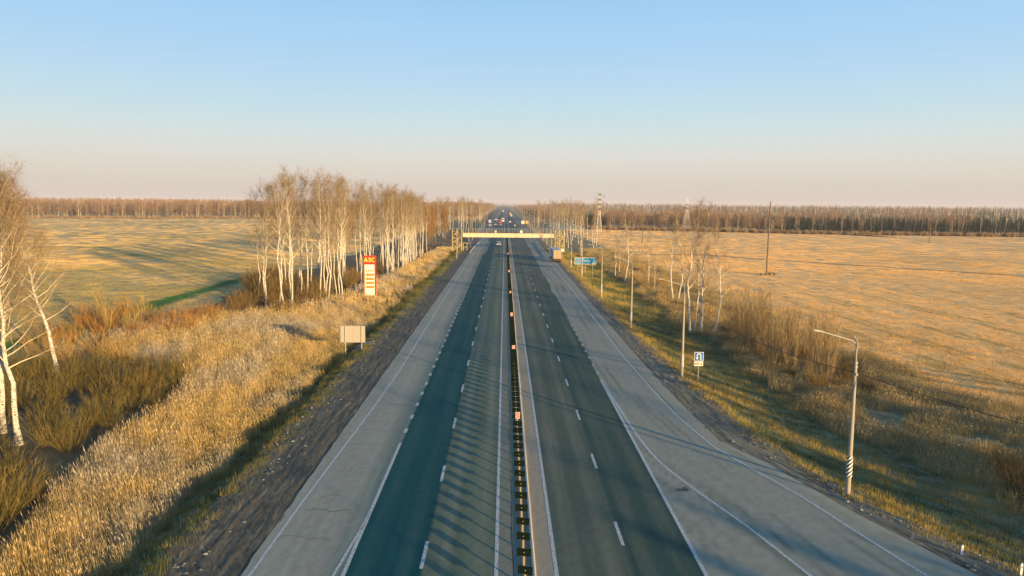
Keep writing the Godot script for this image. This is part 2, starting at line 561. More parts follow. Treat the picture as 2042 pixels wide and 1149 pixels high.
func land_color(x: float, z: float) -> Color:
	var big := noise_a.get_noise_2d(x * 0.012, z * 0.012)
	var mid := noise_a.get_noise_2d(x * 0.06 + 31.0, z * 0.06)
	var fine := noise_b.get_noise_2d(x * 0.9, z * 0.9)
	var gl := gravel_left(z)
	var gr := gravel_right(z)
	var straw := Color(0.70, 0.45, 0.165)
	var c: Color
	if x < gl:
		if x > gl - 4.6:   # grass bank, the same turf as on the right verge
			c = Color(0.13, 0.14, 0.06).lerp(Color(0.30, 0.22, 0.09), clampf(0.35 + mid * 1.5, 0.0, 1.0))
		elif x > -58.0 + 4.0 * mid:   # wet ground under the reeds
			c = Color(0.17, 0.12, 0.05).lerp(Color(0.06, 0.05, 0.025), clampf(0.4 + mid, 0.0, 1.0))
		else:
			# stubble with drilled rows that run across, and fresh green in the hollows
			var row := 0.45 * noise_a.get_noise_2d(x * 0.012 + z * 0.004, z * 0.07 - x * 0.02) + 0.2 * noise_a.get_noise_2d(x * 0.2, z * 0.25)
			var green := clampf(0.30 + big * 0.9 + row * 1.3 + 0.55 * smoothstep(-290.0, -150.0, z), 0.0, 1.0)
			c = straw.lerp(Color(0.22, 0.22, 0.07), green * 0.7)
			c = c.lerp(Color(0.07, 0.16, 0.03), smoothstep(0.42, 0.6, big * 0.7 + row * 0.9 + 0.06) * 0.6)
			var edge := absf(x + 66.5 - 1.5 * mid)
			c = c.lerp(Color(0.035, 0.13, 0.022), smoothstep(3.4, 1.2, edge) * smoothstep(-220.0, -190.0, z))
	elif x > gr:
		var q := (x - gr)
		if q < 1.1 + mid * 0.6:
			c = Color(0.36, 0.25, 0.10).lerp(Color(0.14, 0.12, 0.05), clampf(0.4 + fine * 0.8, 0.0, 1.0))
		elif x < 30.0 + 2.0 * mid and z > -330.0:
			c = Color(0.13, 0.14, 0.06).lerp(Color(0.30, 0.22, 0.09), clampf(0.35 + mid * 1.5, 0.0, 1.0))
		elif x < 47.0 + 3.0 * mid:
			c = Color(0.16, 0.13, 0.06).lerp(Color(0.30, 0.22, 0.10), clampf(0.5 + mid, 0.0, 1.0))
		else:
			var close := smoothstep(-240.0, -150.0, z)
			var row := lerpf(0.25 * noise_a.get_noise_2d(x * 0.012, z * 0.05), noise_a.get_noise_2d(x * 0.42 + 0.6 * noise_b.get_noise_2d(x * 0.02, z * 0.02), z * 0.012), close) + 0.16 * noise_a.get_noise_2d(x * 0.25, z * 0.25)
			var green := clampf(0.0 + row * 0.9 + big * 0.6 + 0.35 * smoothstep(-150.0, -85.0, z), 0.0, 1.0)
			c = Color(0.80, 0.48, 0.172).lerp(Color(0.30, 0.23, 0.08), green * 0.55)
			c = c.lerp(Color(0.50, 0.32, 0.125), clampf(big * 0.5 + mid * 0.35, 0.0, 0.4))
			# tractor tracks along the road's side of the field, greener and trodden
			var wob := 1.2 * noise_b.get_noise_1d(z * 0.018 + 5.0)
			for tx in [54.5, 56.6, 62.3, 64.4, 71.5, 73.6, 83.0, 85.1, 96.0, 98.1]:
				var dt := absf(x + wob - tx - (z + 100.0) * 0.03)
				c = c.lerp(Color(0.13, 0.15, 0.045), smoothstep(0.75, 0.25, dt) * smoothstep(-210.0, -130.0, z) * clampf(0.55 + 1.3 * noise_a.get_noise_2d(tx * 3.0, z * 0.05), 0.0, 0.6))
			# the balk between two fields and a strip of turned earth far off
			var balk := absf((z + 290.7) - (x - 78.8) * 1.06 * smoothstep(60.0, 90.0, x))
			c = c.lerp(Color(0.15, 0.10, 0.05), smoothstep(4.0, 1.5, balk) * 0.75)
	else:
		# gravel shoulder: grey grit, ruts, mud
		var rut := noise_a.get_noise_2d(x * 1.6, z * 0.045)
		c = Color(0.115, 0.105, 0.085).lerp(Color(0.25, 0.215, 0.16), clampf(0.35 + rut * 1.3 + mid * 0.5, 0.0, 1.0))
		c = c.lerp(Color(0.045, 0.05, 0.045), clampf(rut * 1.6 - 0.25 + fine * 0.25, 0.0, 0.8))
	var k := 1.0 + 0.22 * fine
	return Color(c.r * k, c.g * k, c.b * k)

func build_terrain():
	var xs := axis_steps(-4200.0, 4200.0, -74.0, 104.0, 0.65, 1.045)
	var zs := axis_steps(-6500.0, 160.0, -130.0, -28.0, 0.7, 1.022)
	var mb := MB.new()
	var w := xs.size()
	var hgt := PackedFloat32Array()
	hgt.resize(w * zs.size())
	for j in zs.size():
		for k in w:
			hgt[j * w + k] = land(xs[k], zs[j])
	for j in zs.size():
		for k in w:
			var x := xs[k]
			var z := zs[j]
			var i0 := maxi(k - 1, 0); var i1 := mini(k + 1, w - 1)
			var j0 := maxi(j - 1, 0); var j1 := mini(j + 1, zs.size() - 1)
			var nn := Vector3(-(hgt[j * w + i1] - hgt[j * w + i0]) / (xs[i1] - xs[i0]), 1.0, -(hgt[j1 * w + k] - hgt[j0 * w + k]) / (zs[j1] - zs[j0])).normalized()
			mb.v.append(Vector3(x, hgt[j * w + k], z))
			mb.n.append(nn)
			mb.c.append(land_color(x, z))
	for j in zs.size() - 1:
		for k in w - 1:
			var a := j * w + k
			mb.i.append_array(PackedInt32Array([a, a + 1, a + w + 1, a, a + w + 1, a + w]))
	structure("ground", mb.mesh(M.soil))

# ------------------------------------------------------------------ the road
func lane_color(x: float, z: float) -> Color:
	var streak := noise_a.get_noise_2d(x * 1.3, z * 0.028)
	var patch := noise_a.get_noise_2d(x * 0.16 + 9.0, z * 0.035)
	var fine := noise_b.get_noise_2d(x * 3.1, z * 1.1)
	var light := Color(0.295, 0.29, 0.222)
	var dark := Color(0.006, 0.068, 0.070)
	var c: Color
	if x < -7.9:
		c = light
		# bitumen smeared from the new lane over the old surface
		var over := smoothstep(-9.6, -7.95, x + 0.5 * streak)
		c = c.lerp(Color(0.11, 0.165, 0.14), over * 0.85)
		c = c.lerp(Color(0.34, 0.335, 0.245), clampf(streak * 0.8, 0.0, 0.5))
	elif x < -4.1:
		c = dark
		var tr := exp(-pow((x + 5.0) / 0.45, 2)) + exp(-pow((x + 6.95) / 0.45, 2))
		c = c.lerp(Color(0.035, 0.098, 0.092), clampf(tr * 0.45 + streak * 0.4, 0.0, 0.7))
	elif x < -0.3:
		c = Color(0.118, 0.15, 0.10)
		var tr := exp(-pow((x + 1.2) / 0.42, 2)) + exp(-pow((x + 3.05) / 0.42, 2))
		c = c.lerp(Color(0.185, 0.20, 0.14), clampf(tr * 0.75 + streak * 0.4, 0.0, 1.0))
	elif x < 1.6:
		c = Color(0.20, 0.205, 0.15)
	elif x < 2.7:
		c = Color(0.33, 0.285, 0.20)
	elif x < 6.55:
		c = Color(0.084, 0.112, 0.082)
		var tr := exp(-pow((x - 3.7) / 0.45, 2)) + exp(-pow((x - 5.55) / 0.45, 2))
		c = c.lerp(Color(0.165, 0.168, 0.118), clampf(tr * 0.7 + streak * 0.5 + patch * 0.3, 0.0, 1.0))
	elif x < 10.25 + smoothstep(-80.0, -125.0, z) * (0.55 * noise_a.get_noise_1d(z * 0.05) + 0.35 * streak):
		c = Color(0.046, 0.084, 0.066)
		var tr := exp(-pow((x - 7.5) / 0.45, 2)) + exp(-pow((x - 9.35) / 0.45, 2))
		c = c.lerp(Color(0.105, 0.122, 0.086), clampf(tr * 0.6 + streak * 0.5 + patch * 0.5, 0.0, 1.0))
		c = c.lerp(Color(0.16, 0.155, 0.115), smoothstep(-110.0, -200.0, z) * 0.4)
	else:
		c = light.lerp(Color(0.255, 0.255, 0.192), clampf(0.3 + streak + patch * 0.6, 0.0, 1.0))
		var ramp := table(LINE_R, z) - x
		# tyre marks that follow the curve of the ramp
		var m := noise_a.get_noise_2d(ramp * 0.9 + 20.0, z * 0.03)
		c = c.lerp(Color(0.14, 0.16, 0.115), clampf(m * 1.7 - 0.15, 0.0, 0.75))
		var oil := Vector2((x - 11.55) / 0.75, (z + 45.6) / 0.6).length() + 0.5 * noise_a.get_noise_2d(x * 3.0, z * 3.0)
		c = c.lerp(Color(0.035, 0.045, 0.045), smoothstep(0.75, 0.45, oil))
		c = c.lerp(Color(0.38, 0.335, 0.24), smoothstep(1.4, 0.2, table(EDGE_R, z) - x) * 0.6)
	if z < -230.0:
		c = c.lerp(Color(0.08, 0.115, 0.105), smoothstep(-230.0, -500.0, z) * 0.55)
	var k := 1.0 + 0.10 * fine + 0.08 * patch + 0.08 * streak
	return Color(c.r * k, c.g * k, c.b * k)

func build_roads():
	var zs := PackedFloat32Array()
	var z := 60.0
	while z > -3900.0:
		zs.append(z)
		z -= 2.0 if z > -26.0 else clampf(-z * 0.0085, 0.28, 40.0)
	var mb := MB.new()
	var inner := 116
	var outer := 36
	var w := inner + outer + 1
	for j in zs.size():
		var e := table(EDGE_R, zs[j]) + 0.05 * noise_b.get_noise_1d(zs[j] * 0.5)
		var l := ROAD_L + 0.05 * noise_b.get_noise_1d(zs[j] * 0.45 + 33.0)
		for k in w:
			var x := lerpf(l, 10.25, float(k) / inner) if k <= inner else lerpf(10.25, e, float(k - inner) / outer)
			mb.v.append(Vector3(x, 0.0, zs[j]))
			mb.n.append(Vector3.UP)
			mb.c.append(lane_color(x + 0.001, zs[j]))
	for j in zs.size() - 1:
		for k in w - 1:
			var a := j * w + k
			mb.i.append_array(PackedInt32Array([a, a + w + 1, a + 1, a, a + w, a + w + 1]))
	var road := structure("road", mb.mesh(M.asphalt))
	for side in [-1.0, 1.0]:
		var sh := MB.new()
		var cols := 40
		var rows := 0
		for j in zs.size():
			var zz := zs[j]
			if zz < -420.0: break
			rows += 1
			var i0: float = (ROAD_L if side < 0.0 else table(EDGE_R, zz)) - 0.12 * side
			var o0: float = (gravel_left(zz) if side < 0.0 else gravel_right(zz)) + 0.55 * side
			for k in cols + 1:
				var x := lerpf(i0, o0, float(k) / cols)
				var y := shoulder_y(x, zz)
				if k == cols: y -= 0.3
				sh.v.append(Vector3(x, y, zz))
				sh.n.append(Vector3(-(shoulder_y(x + 0.06, zz) - y) / 0.06, 1.0, -(shoulder_y(x, zz + 0.2) - y) / 0.2).normalized() if k < cols else Vector3.UP)
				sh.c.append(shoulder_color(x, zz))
		for j in rows - 1:
			for k in cols:
				var a := j * (cols + 1) + k
				if side < 0.0: sh.i.append_array(PackedInt32Array([a, a + 1, a + cols + 2, a, a + cols + 2, a + cols + 1]))
				else: sh.i.append_array(PackedInt32Array([a, a + cols + 2, a + 1, a, a + cols + 1, a + cols + 2]))
		structure("gravel_shoulder", sh.mesh(M.gravel))
	# the sides of the pavement, down to the shoulder
	var eb := MB.new()
	for j in zs.size() - 1:
		var e0 := table(EDGE_R, zs[j]) + 0.05 * noise_b.get_noise_1d(zs[j] * 0.5)
		var e1 := table(EDGE_R, zs[j + 1]) + 0.05 * noise_b.get_noise_1d(zs[j + 1] * 0.5)
		var l0 := ROAD_L + 0.05 * noise_b.get_noise_1d(zs[j] * 0.45 + 33.0)
		var l1 := ROAD_L + 0.05 * noise_b.get_noise_1d(zs[j + 1] * 0.45 + 33.0)
		var cc := Color(0.12, 0.12, 0.1)
		eb.quad(Vector3(e0, 0, zs[j]), Vector3(e1, 0, zs[j + 1]), Vector3(e1, -0.3, zs[j + 1]), Vector3(e0, -0.3, zs[j]), cc)
		eb.quad(Vector3(l0, 0, zs[j]), Vector3(l1, 0, zs[j + 1]), Vector3(l1, -0.3, zs[j + 1]), Vector3(l0, -0.3, zs[j]), cc)
	structure("pavement_edge", eb.mesh(M.asphalt), road)
	# paving seams sealed with tar
	for s in [[0.52, -34.0, -300.0], [6.82, -20.0, -330.0]]:
		var sb := MB.new()
		var zz: float = s[1]
		while zz > s[2]:
			var step := 1.5
			var x0: float = s[0] + 0.05 * noise_b.get_noise_1d(zz * 0.2)
			var x1: float = s[0] + 0.05 * noise_b.get_noise_1d((zz - step) * 0.2)
			var wd := 0.025 + 0.015 * noise_b.get_noise_1d(zz * 0.7 + 4.0)
			sb.quad(Vector3(x0 - wd, 0.004, zz), Vector3(x0 + wd, 0.004, zz), Vector3(x1 + wd, 0.004, zz - step), Vector3(x1 - wd, 0.004, zz - step))
			zz -= step
		structure("tar_seam", sb.mesh(M.seam_tar), road)

func build_cracks():
	# transverse and wandering cracks sealed or open in the old surface
	var r := RandomNumberGenerator.new()
	r.seed = 812
	for k in 34:
		var z := -38.0 - 150.0 * pow(r.randf(), 1.3)
		var lo := -12.7
		var hi := -8.2
		var pick := r.randf()
		if pick > 0.78:
			lo = 10.6
			hi = table(EDGE_R, z) - 0.2
		elif pick > 0.55:
			lo = 1.75
			hi = 6.3
		var a := lerpf(lo, hi, r.randf() * 0.4)
		var b := lerpf(lo, hi, 0.5 + r.randf() * 0.5)
		var path := []
		var n := 9
		for j in n + 1:
			var x := lerpf(a, b, float(j) / n)
			path.append(Vector2(x, z + 0.5 * noise_a.get_noise_2d(x * 0.7, z) + r.randf_range(-0.05, 0.05) + (x - a) * 0.12))
		structure("crack", strip(path, r.randf_range(0.02, 0.05), 0.0045).mesh(M.seam_tar), $road)

# ------------------------------------------------------------------ painted markings
func strip(path: Array, width: float, y := 0.008) -> MB:
	var mb := MB.new()
	for k in path.size() - 1:
		var a := Vector2(path[k].x, path[k].y)
		var b := Vector2(path[k + 1].x, path[k + 1].y)
		var d0 := (b - a).normalized() if k == 0 else (b - Vector2(path[k - 1].x, path[k - 1].y)).normalized()
		var d1 := (b - a).normalized() if k == path.size() - 2 else (Vector2(path[k + 2].x, path[k + 2].y) - a).normalized()
		var n0 := Vector2(-d0.y, d0.x) * width * 0.5
		var n1 := Vector2(-d1.y, d1.x) * width * 0.5
		mb.quad(Vector3(a.x - n0.x, y, a.y - n0.y), Vector3(a.x + n0.x, y, a.y + n0.y), Vector3(b.x + n1.x, y, b.y + n1.y), Vector3(b.x - n1.x, y, b.y - n1.y))
	return mb

func paint(called: String, path: Array, width: float):
	structure(called, strip(path, width).mesh(M.road_paint), $road)

func build_markings():
	# edge lines of the two carriageways beside the median
	for x in [-0.3, 2.72]:
		var p := []
		for k in 61: p.append(Vector2(x, 10.0 - pow(k / 60.0, 1.6) * 3000.0))
		paint("edge_line", p, 0.20)
	var right := []
	var z := 0.0
	while z > -1200.0:
		right.append(Vector2(table(LINE_R, z), z))
		z -= 1.2 if z > -100.0 else 12.0
	paint("edge_line", right, 0.17)
	var left := []
	for q in [[0.0, -13.0], [-34.3, -12.5], [-43.2, -12.35], [-63.1, -11.75], [-78.7, -11.45], [-134.5, -11.6], [-268.0, -11.5], [-1200.0, -11.5]]:
		left.append(Vector2(q[1], q[0]))
	paint("edge_line", left, 0.17)
	# the gore at the ramp, the solid lines beside it
	paint("solid_line", [Vector2(10.2, 0.0), Vector2(10.2, -75.4)], 0.2)
	var g := []
	for q in GORE: g.append(Vector2(q[1], q[0]))
	var smooth := []
	for k in g.size() - 1:
		for s in 4:
			smooth.append((g[k] as Vector2).cubic_interpolate(g[k + 1], g[maxi(k - 1, 0)], g[mini(k + 2, g.size() - 1)], s / 4.0))
	smooth.append(g[g.size() - 1])
	paint("gore_line", smooth, 0.2)
	paint("solid_line", [Vector2(-7.9, -10.0), Vector2(-7.9, -40.0), Vector2(-7.9, -54.6)], 0.2)
	paint("gore_line", [Vector2(-9.2, -26.0), Vector2(-8.38, -34.3), Vector2(-8.02, -39.5), Vector2(-7.92, -42.5)], 0.16)
	# broken lines: 3 m strokes every 12 m, 1 m strokes every 4 m
	for q in [[-4.1, -25.0], [6.55, -27.6]]:
		for k in 45:
			var a: float = q[1] - k * 11.6
			paint("lane_dash", [Vector2(q[0], a + 1.5), Vector2(q[0], a - 1.5)], 0.19)
	for k in 66:
		var a := -57.6 - k * 3.9
		paint("short_dash", [Vector2(-7.9, a + 0.55), Vector2(-7.9, a - 0.55)], 0.26)
	for k in 9:
		var a := -78.5 - k * 3.9
		paint("short_dash", [Vector2(10.28, a + 0.5), Vector2(10.28, a - 0.5)], 0.22)
	# outlined island in front of the footbridge
	paint("island_outline", [Vector2(-7.45, -268.0), Vector2(-7.9, -276.0), Vector2(-8.15, -356.0), Vector2(-7.2, -356.0), Vector2(-7.1, -276.0), Vector2(-7.45, -268.0)], 0.2)
	# kerb of the lay-by on the left
	var kb := MB.new()
	var pts := [Vector3(-12.85, 0.07, -270.0), Vector3(-13.0, 0.07, -285.0), Vector3(-12.9, 0.07, -305.0), Vector3(-12.4, 0.07, -325.0), Vector3(-12.1, 0.07, -344.0)]
	for k in pts.size() - 1:
		var d: Vector3 = pts[k + 1] - pts[k]
		kb.box((pts[k] + pts[k + 1]) * 0.5, Vector3(0.34, 0.2, d.length()), Color.WHITE, Basis.looking_at(d.normalized()), 0.04)
	structure("kerb", kb.mesh(M.kerb_concrete), $road)

# ------------------------------------------------------------------ median: kerb, posts with anti-glare paddles, hazard markers
func paddle_mesh() -> ArrayMesh:
	var mb := MB.new()
	# an S-curved board 0.66 m wide, 0.34 m tall, 35 mm thick
	var n := 8
	var prev := []
	for k in n + 1:
		var x := lerpf(-0.36, 0.36, float(k) / n)
		var z := 0.075 * sin(x / 0.36 * PI * 0.75)
		var cur := [Vector3(x, 0.0, z - 0.018), Vector3(x, 0.40, z - 0.018), Vector3(x, 0.40, z + 0.018), Vector3(x, 0.0, z + 0.018)]
		if k > 0:
			for s in 4:
				var s2 := (s + 1) % 4
				mb.face([prev[s], cur[s], cur[s2], prev[s2]], [Vector3(0, 0, -1), Vector3(0, 1, 0), Vector3(0, 0, 1), Vector3(0, -1, 0)][s])
		if k == 0 or k == n: mb.face(cur, Vector3(-1 if k == 0 else 1, 0, 0))
		prev = cur
	return mb.mesh(M.paddle_green)

func build_median():
	var t := thing("median_barrier", Vector3(1.1, 0, -28), "row of ochre posts with dark green anti-glare paddles along the median", "barrier")
	var pb := MB.new()
	pb.box(Vector3(0, 0.46, 0), Vector3(0.115, 0.92, 0.08), Color.WHITE, Basis.IDENTITY, 0.012)
	pb.box(Vector3(0, 0.02, 0), Vector3(0.26, 0.04, 0.22))
	var pm := pb.mesh(M.post_paint)
	var pad := paddle_mesh()
	var bolt := MB.new()
	bolt.tube(pv([Vector3(0, 0.86, 0.02), Vector3(0, 0.86, 0.078)]), pf([0.022, 0.022]), 6)
	var bm := bolt.mesh(M.steel)
	var far := MB.new()
	for k in 330:
		var z := -k * 1.82
		var x := 0.004 * k * 0.25 if k < 120 else 0.12
		if k < 160:
			var q := part(t, "post", pm, Transform3D(Basis.IDENTITY.rotated(Vector3(0, 0, 1), rng.randf_range(-0.02, 0.02)), Vector3(x, 0, z)))
			var pd := part(q, "paddle", pad, Transform3D(Basis(Vector3.UP, rng.randf_range(-0.12, 0.12)), Vector3(0, 0.64, 0.07)))
			if k < 30: part(pd, "bolt", bm, Transform3D(Basis.IDENTITY, Vector3(0, -0.64, 0)))
		else:
			far.box(Vector3(x, 0.46, z), Vector3(0.13, 0.92, 0.1), Color(0.27, 0.18, 0.07))
			far.box(Vector3(x, 0.87, z + 0.07), Vector3(0.72, 0.40, 0.05), Color(0.003, 0.007, 0.005))
	var fm: StandardMaterial3D = mat("far_posts", Color(1, 1, 1), 0.9, 0.0, true)
	fm.metallic_specular = 0.15
	var f := part(t, "far_posts", far.mesh(fm))
	f.set_meta("kind", "stuff")
	# steel strand that ties the posts together, low down
	var cb := MB.new()
	cb.tube(pv([Vector3(0, 0.07, 1.0), Vector3(0.05, 0.07, -100), Vector3(0.12, 0.07, -290)]), pf([0.012, 0.012, 0.012]), 4)
	part(t, "strand", cb.mesh(M.steel), Transform3D(Basis.IDENTITY, Vector3(-0.085, 0, 0)))
	# rounded concrete kerb on the far carriageway's side, laid in 6 m lengths
	var k2 := thing("median_kerb", Vector3(1.60, 0, -20), "long low cream concrete kerb beside the anti-glare posts", "kerb")
	var kb := MB.new()
	kb.prism([Vector2(-0.09, -0.05), Vector2(0.09, -0.05), Vector2(0.09, 0.13), Vector2(0.055, 0.185), Vector2(0, 0.20), Vector2(-0.055, 0.185), Vector2(-0.09, 0.13)], -2.985, 2.985)
	var km := kb.mesh(M.kerb_concrete)
	for k in 62:
		part(k2, "kerb_length", km, Transform3D(Basis(Vector3.UP, rng.randf_range(-0.002, 0.002)), Vector3(rng.randf_range(-0.012, 0.012), rng.randf_range(-0.01, 0.01), -3.0 - k * 6.0)))
	# red and white markers on the median
	var spots := [[-58.3, "red and white striped hazard marker nearest the camera on the median"], [-86.5, "second red and white hazard marker along the median posts"], [-113.0, "third red and white hazard marker along the median posts"], [-141.0, "fourth red and white hazard marker along the median posts"], [-186.0, "fifth red and white hazard marker, small and far along the median"], [-250.0, "sixth red and white hazard marker, just before the footbridge"]]
	for s in spots:
		var h := thing("hazard_marker", Vector3(1.17, 0, s[0]), s[1], "marker", "hazard markers on the median")
		var hp := MB.new()
		hp.tube(pv([Vector3(0, 0, 0), Vector3(0, 1.2, 0)]), pf([0.03, 0.03]), 8)
		part(h, "post", hp.mesh(M.steel))
		var pl := MB.new()
		pl.quad(Vector3(-0.17, 1.42, 0.04), Vector3(0.17, 1.42, 0.04), Vector3(0.17, 0.88, 0.04), Vector3(-0.17, 0.88, 0.04))
		pl.quad(Vector3(0.17, 1.42, 0.03), Vector3(-0.17, 1.42, 0.03), Vector3(-0.17, 0.88, 0.03), Vector3(0.17, 0.88, 0.03))
		var pl_o := part(h, "plate", pl.mesh(M.marker_stripes), Transform3D(Basis.IDENTITY, Vector3(0, 0, 0.06)))
		var rim := MB.new()
		rim.box(Vector3(0, 1.15, 0.035), Vector3(0.36, 0.56, 0.008))
		part(pl_o, "rim", rim.mesh(M.white_paint))

# ------------------------------------------------------------------ lamp posts and their cable
func lamp_proto(detail := true) -> Node3D:
	var o := Node3D.new()
	var mb := MB.new()
	mb.tube(pv([Vector3(0, -0.6, 0), Vector3(0, 3, 0), Vector3(0, 8.8, 0)]), pf([0.155, 0.14, 0.09]), 14 if detail else 7)
	part(o, "pole", mb.mesh(M.concrete))
	var b := MB.new()
	var arc := [Vector3(0, 8.3, 0), Vector3(0, 9.6, 0)]
	for k in 7:
		var a := PI * 0.5 * k / 6.0 * 0.93
		arc.append(Vector3(-0.6 * (1.0 - cos(a)), 9.6 + 0.6 * sin(a), 0))
	arc.append(Vector3(-2.35, 10.72, 0))
	var r := []
	for k in arc.size(): r.append(0.036)
	b.tube(pv(arc), pf(r), 8 if detail else 5)
	part(o, "bracket", b.mesh(M.steel))
	var h := MB.new()
	h.prism([Vector2(0.1, -0.05), Vector2(0.1, 0.04), Vector2(-0.1, 0.06), Vector2(-0.5, 0.03), Vector2(-0.5, -0.02), Vector2(-0.45, -0.045)], -0.09, 0.09, Transform3D(Basis(Vector3(0, 0, 1), -0.2), Vector3(-2.35, 10.73, 0)))
	var hd := part(o, "lamp_head", h.mesh(M.lamp_head))
	if detail:
		var l := MB.new()
		l.box(Vector3(-2.62, 10.73, 0), Vector3(0.3, 0.02, 0.14), Color.WHITE, Basis(Vector3(0, 0, 1), -0.2))
		part(hd, "lens", l.mesh(M.lens))
		var s := MB.new()   # short spare stub at the bend
		s.tube(pv([Vector3(0, 9.6, 0), Vector3(-0.05, 10.15, 0.12), Vector3(-0.5, 10.55, 0.5)]), pf([0.04, 0.04, 0.03]), 6)
		part(o, "stub_arm", s.mesh(M.steel))
		var c := MB.new()
		for y in [8.42, 8.68]: c.tube(pv([Vector3(0, y, 0), Vector3(0, y + 0.08, 0)]), pf([0.12, 0.12]), 12)
		c.box(Vector3(0.02, 8.0, 0.16), Vector3(0.1, 0.12, 0.12))
		part(o, "clamp", c.mesh(M.steel))
		# striped sheet bound round the pole, turned towards the traffic
		var st := MB.new()
		var n := 14
		for k in n:
			var a0 := lerpf(-1.75, 1.75, float(k) / n)
			var a1 := lerpf(-1.75, 1.75, float(k + 1) / n)
			var p0 := Vector3(sin(a0), 0, cos(a0)) * 0.185
			var p1 := Vector3(sin(a1), 0, cos(a1)) * 0.185
			var u0 := float(k) / n
			var u1 := float(k + 1) / n
			st.quad(p0 + Vector3(0, 2.62, 0), p1 + Vector3(0, 2.62, 0), p1 + Vector3(0, 1.25, 0), p0 + Vector3(0, 1.25, 0), Color.WHITE, [Vector2(u0, 0), Vector2(u1, 0), Vector2(u1, 1), Vector2(u0, 1)])
		var so := part(o, "striped_band", st.mesh(M.hazard_stripes))
		var sp := MB.new()
		for y in [1.32, 1.95, 2.55]: sp.tube(pv([Vector3(0, y, 0), Vector3(0, y + 0.03, 0)]), pf([0.165, 0.165]), 12)
		part(so, "strap", sp.mesh(M.steel))
	return o

func build_lamps():
	var near := lamp_proto()
	var far := lamp_proto(false)
	var spots := [
		[22.3, -45.2, "nearest and tallest concrete lamp post beside the ramp at the right"],
		[19.3, -77.4, "concrete lamp post with striped band standing beside the U-turn sign"],
		[19.1, -108.6, "third concrete lamp post from the camera on the right verge"],
		[19.5, -145.6, "fourth concrete lamp post on the right verge, nearer than the blue sign"],
		[19.4, -182.6, "fifth concrete lamp post, overlapping the left half of the blue direction sign"],
		[19.2, -210.0, "sixth concrete lamp post, between parked trailer and blue direction sign"]]
	for s in spots:
		copy(near, "lamp_post", Transform3D(Basis(Vector3.UP, rng.randf_range(-0.06, 0.06)) * Basis(Vector3(0, 0, 1), rng.randf_range(-0.008, 0.004)), Vector3(s[0], land(s[0], s[1]), s[1])), s[2], "lamp post", "lamp posts on the right verge")
	for s in [[37.0, -25.4], [36.0, 12.7]]:
		copy(near, "lamp_post", Transform3D(Basis(Vector3.UP, -0.5), Vector3(s[0], land(s[0], s[1]), s[1])), "concrete lamp post beside the ramp, outside the right edge of the view", "lamp post", "lamp posts on the ramp outside the view")
	copy(far, "lamp_post", Transform3D(Basis(Vector3.UP, PI), Vector3(-15.9, land(-15.9, -243.0), -243.0)), "lone lamp post on the left gravel in front of the footbridge", "lamp post")
	for k in 17:
		var z := -262.0 - k * 34.0
		copy(far, "lamp_post", Transform3D(Basis.IDENTITY, Vector3(19.0, land(19.0, z), z)), "thin lamp post in the receding row on the right, from the footbridge on", "lamp post", "far lamp posts on the right verge")
	for k in 11:
		var z := -330.0 - k * 36.0
		copy(far, "lamp_post", Transform3D(Basis(Vector3.UP, PI), Vector3(-16.2, land(-16.2, z), z)), "thin lamp post in the receding row left of the road behind the footbridge", "lamp post", "far lamp posts on the left verge")
	near.free()
	far.free()
	# the cable from post to post
	var line := [[37.0, -25.4], [22.3, -45.2], [19.3, -77.4], [19.1, -108.6], [19.5, -145.6], [19.4, -182.6], [19.2, -210.0]]
	var names := ["off to the right from the nearest lamp post", "from nearest lamp post to the one by the U-turn sign", "between the second and third lamp posts", "between the third and fourth lamp posts", "between the fourth and fifth lamp posts", "between the fifth and sixth lamp posts"]
	for k in line.size() - 1:
		var a := Vector3(line[k][0] + 0.05, land(line[k][0], line[k][1]) + 8.06, line[k][1])
		var b := Vector3(line[k + 1][0] + 0.05, land(line[k + 1][0], line[k + 1][1]) + 8.06, line[k + 1][1])
		var pts := []
		var rr := []
		for j in 13:
			var t := j / 12.0
			pts.append(a.lerp(b, t) - Vector3(0, 0.75 * 4.0 * t * (1.0 - t), 0))
			rr.append(0.022)
		var mb := MB.new()
		mb.tube(pv(pts), pf(rr), 5)
		solo("overhead_cable", mb.mesh(M.cable_black), Transform3D.IDENTITY, "thin black cable hanging " + names[k], "cable", "cables between lamp posts")

# ------------------------------------------------------------------ footbridge
func beam(mb: MB, a: Vector3, b: Vector3, w: float, h: float):
	var d := b - a
	if d.length() < 0.01: return
	var up := Vector3.UP if absf(d.normalized().y) < 0.95 else Vector3(0, 0, 1)
	mb.box((a + b) * 0.5, Vector3(w, h, d.length()), Color.WHITE, Basis.looking_at(d.normalized(), up))

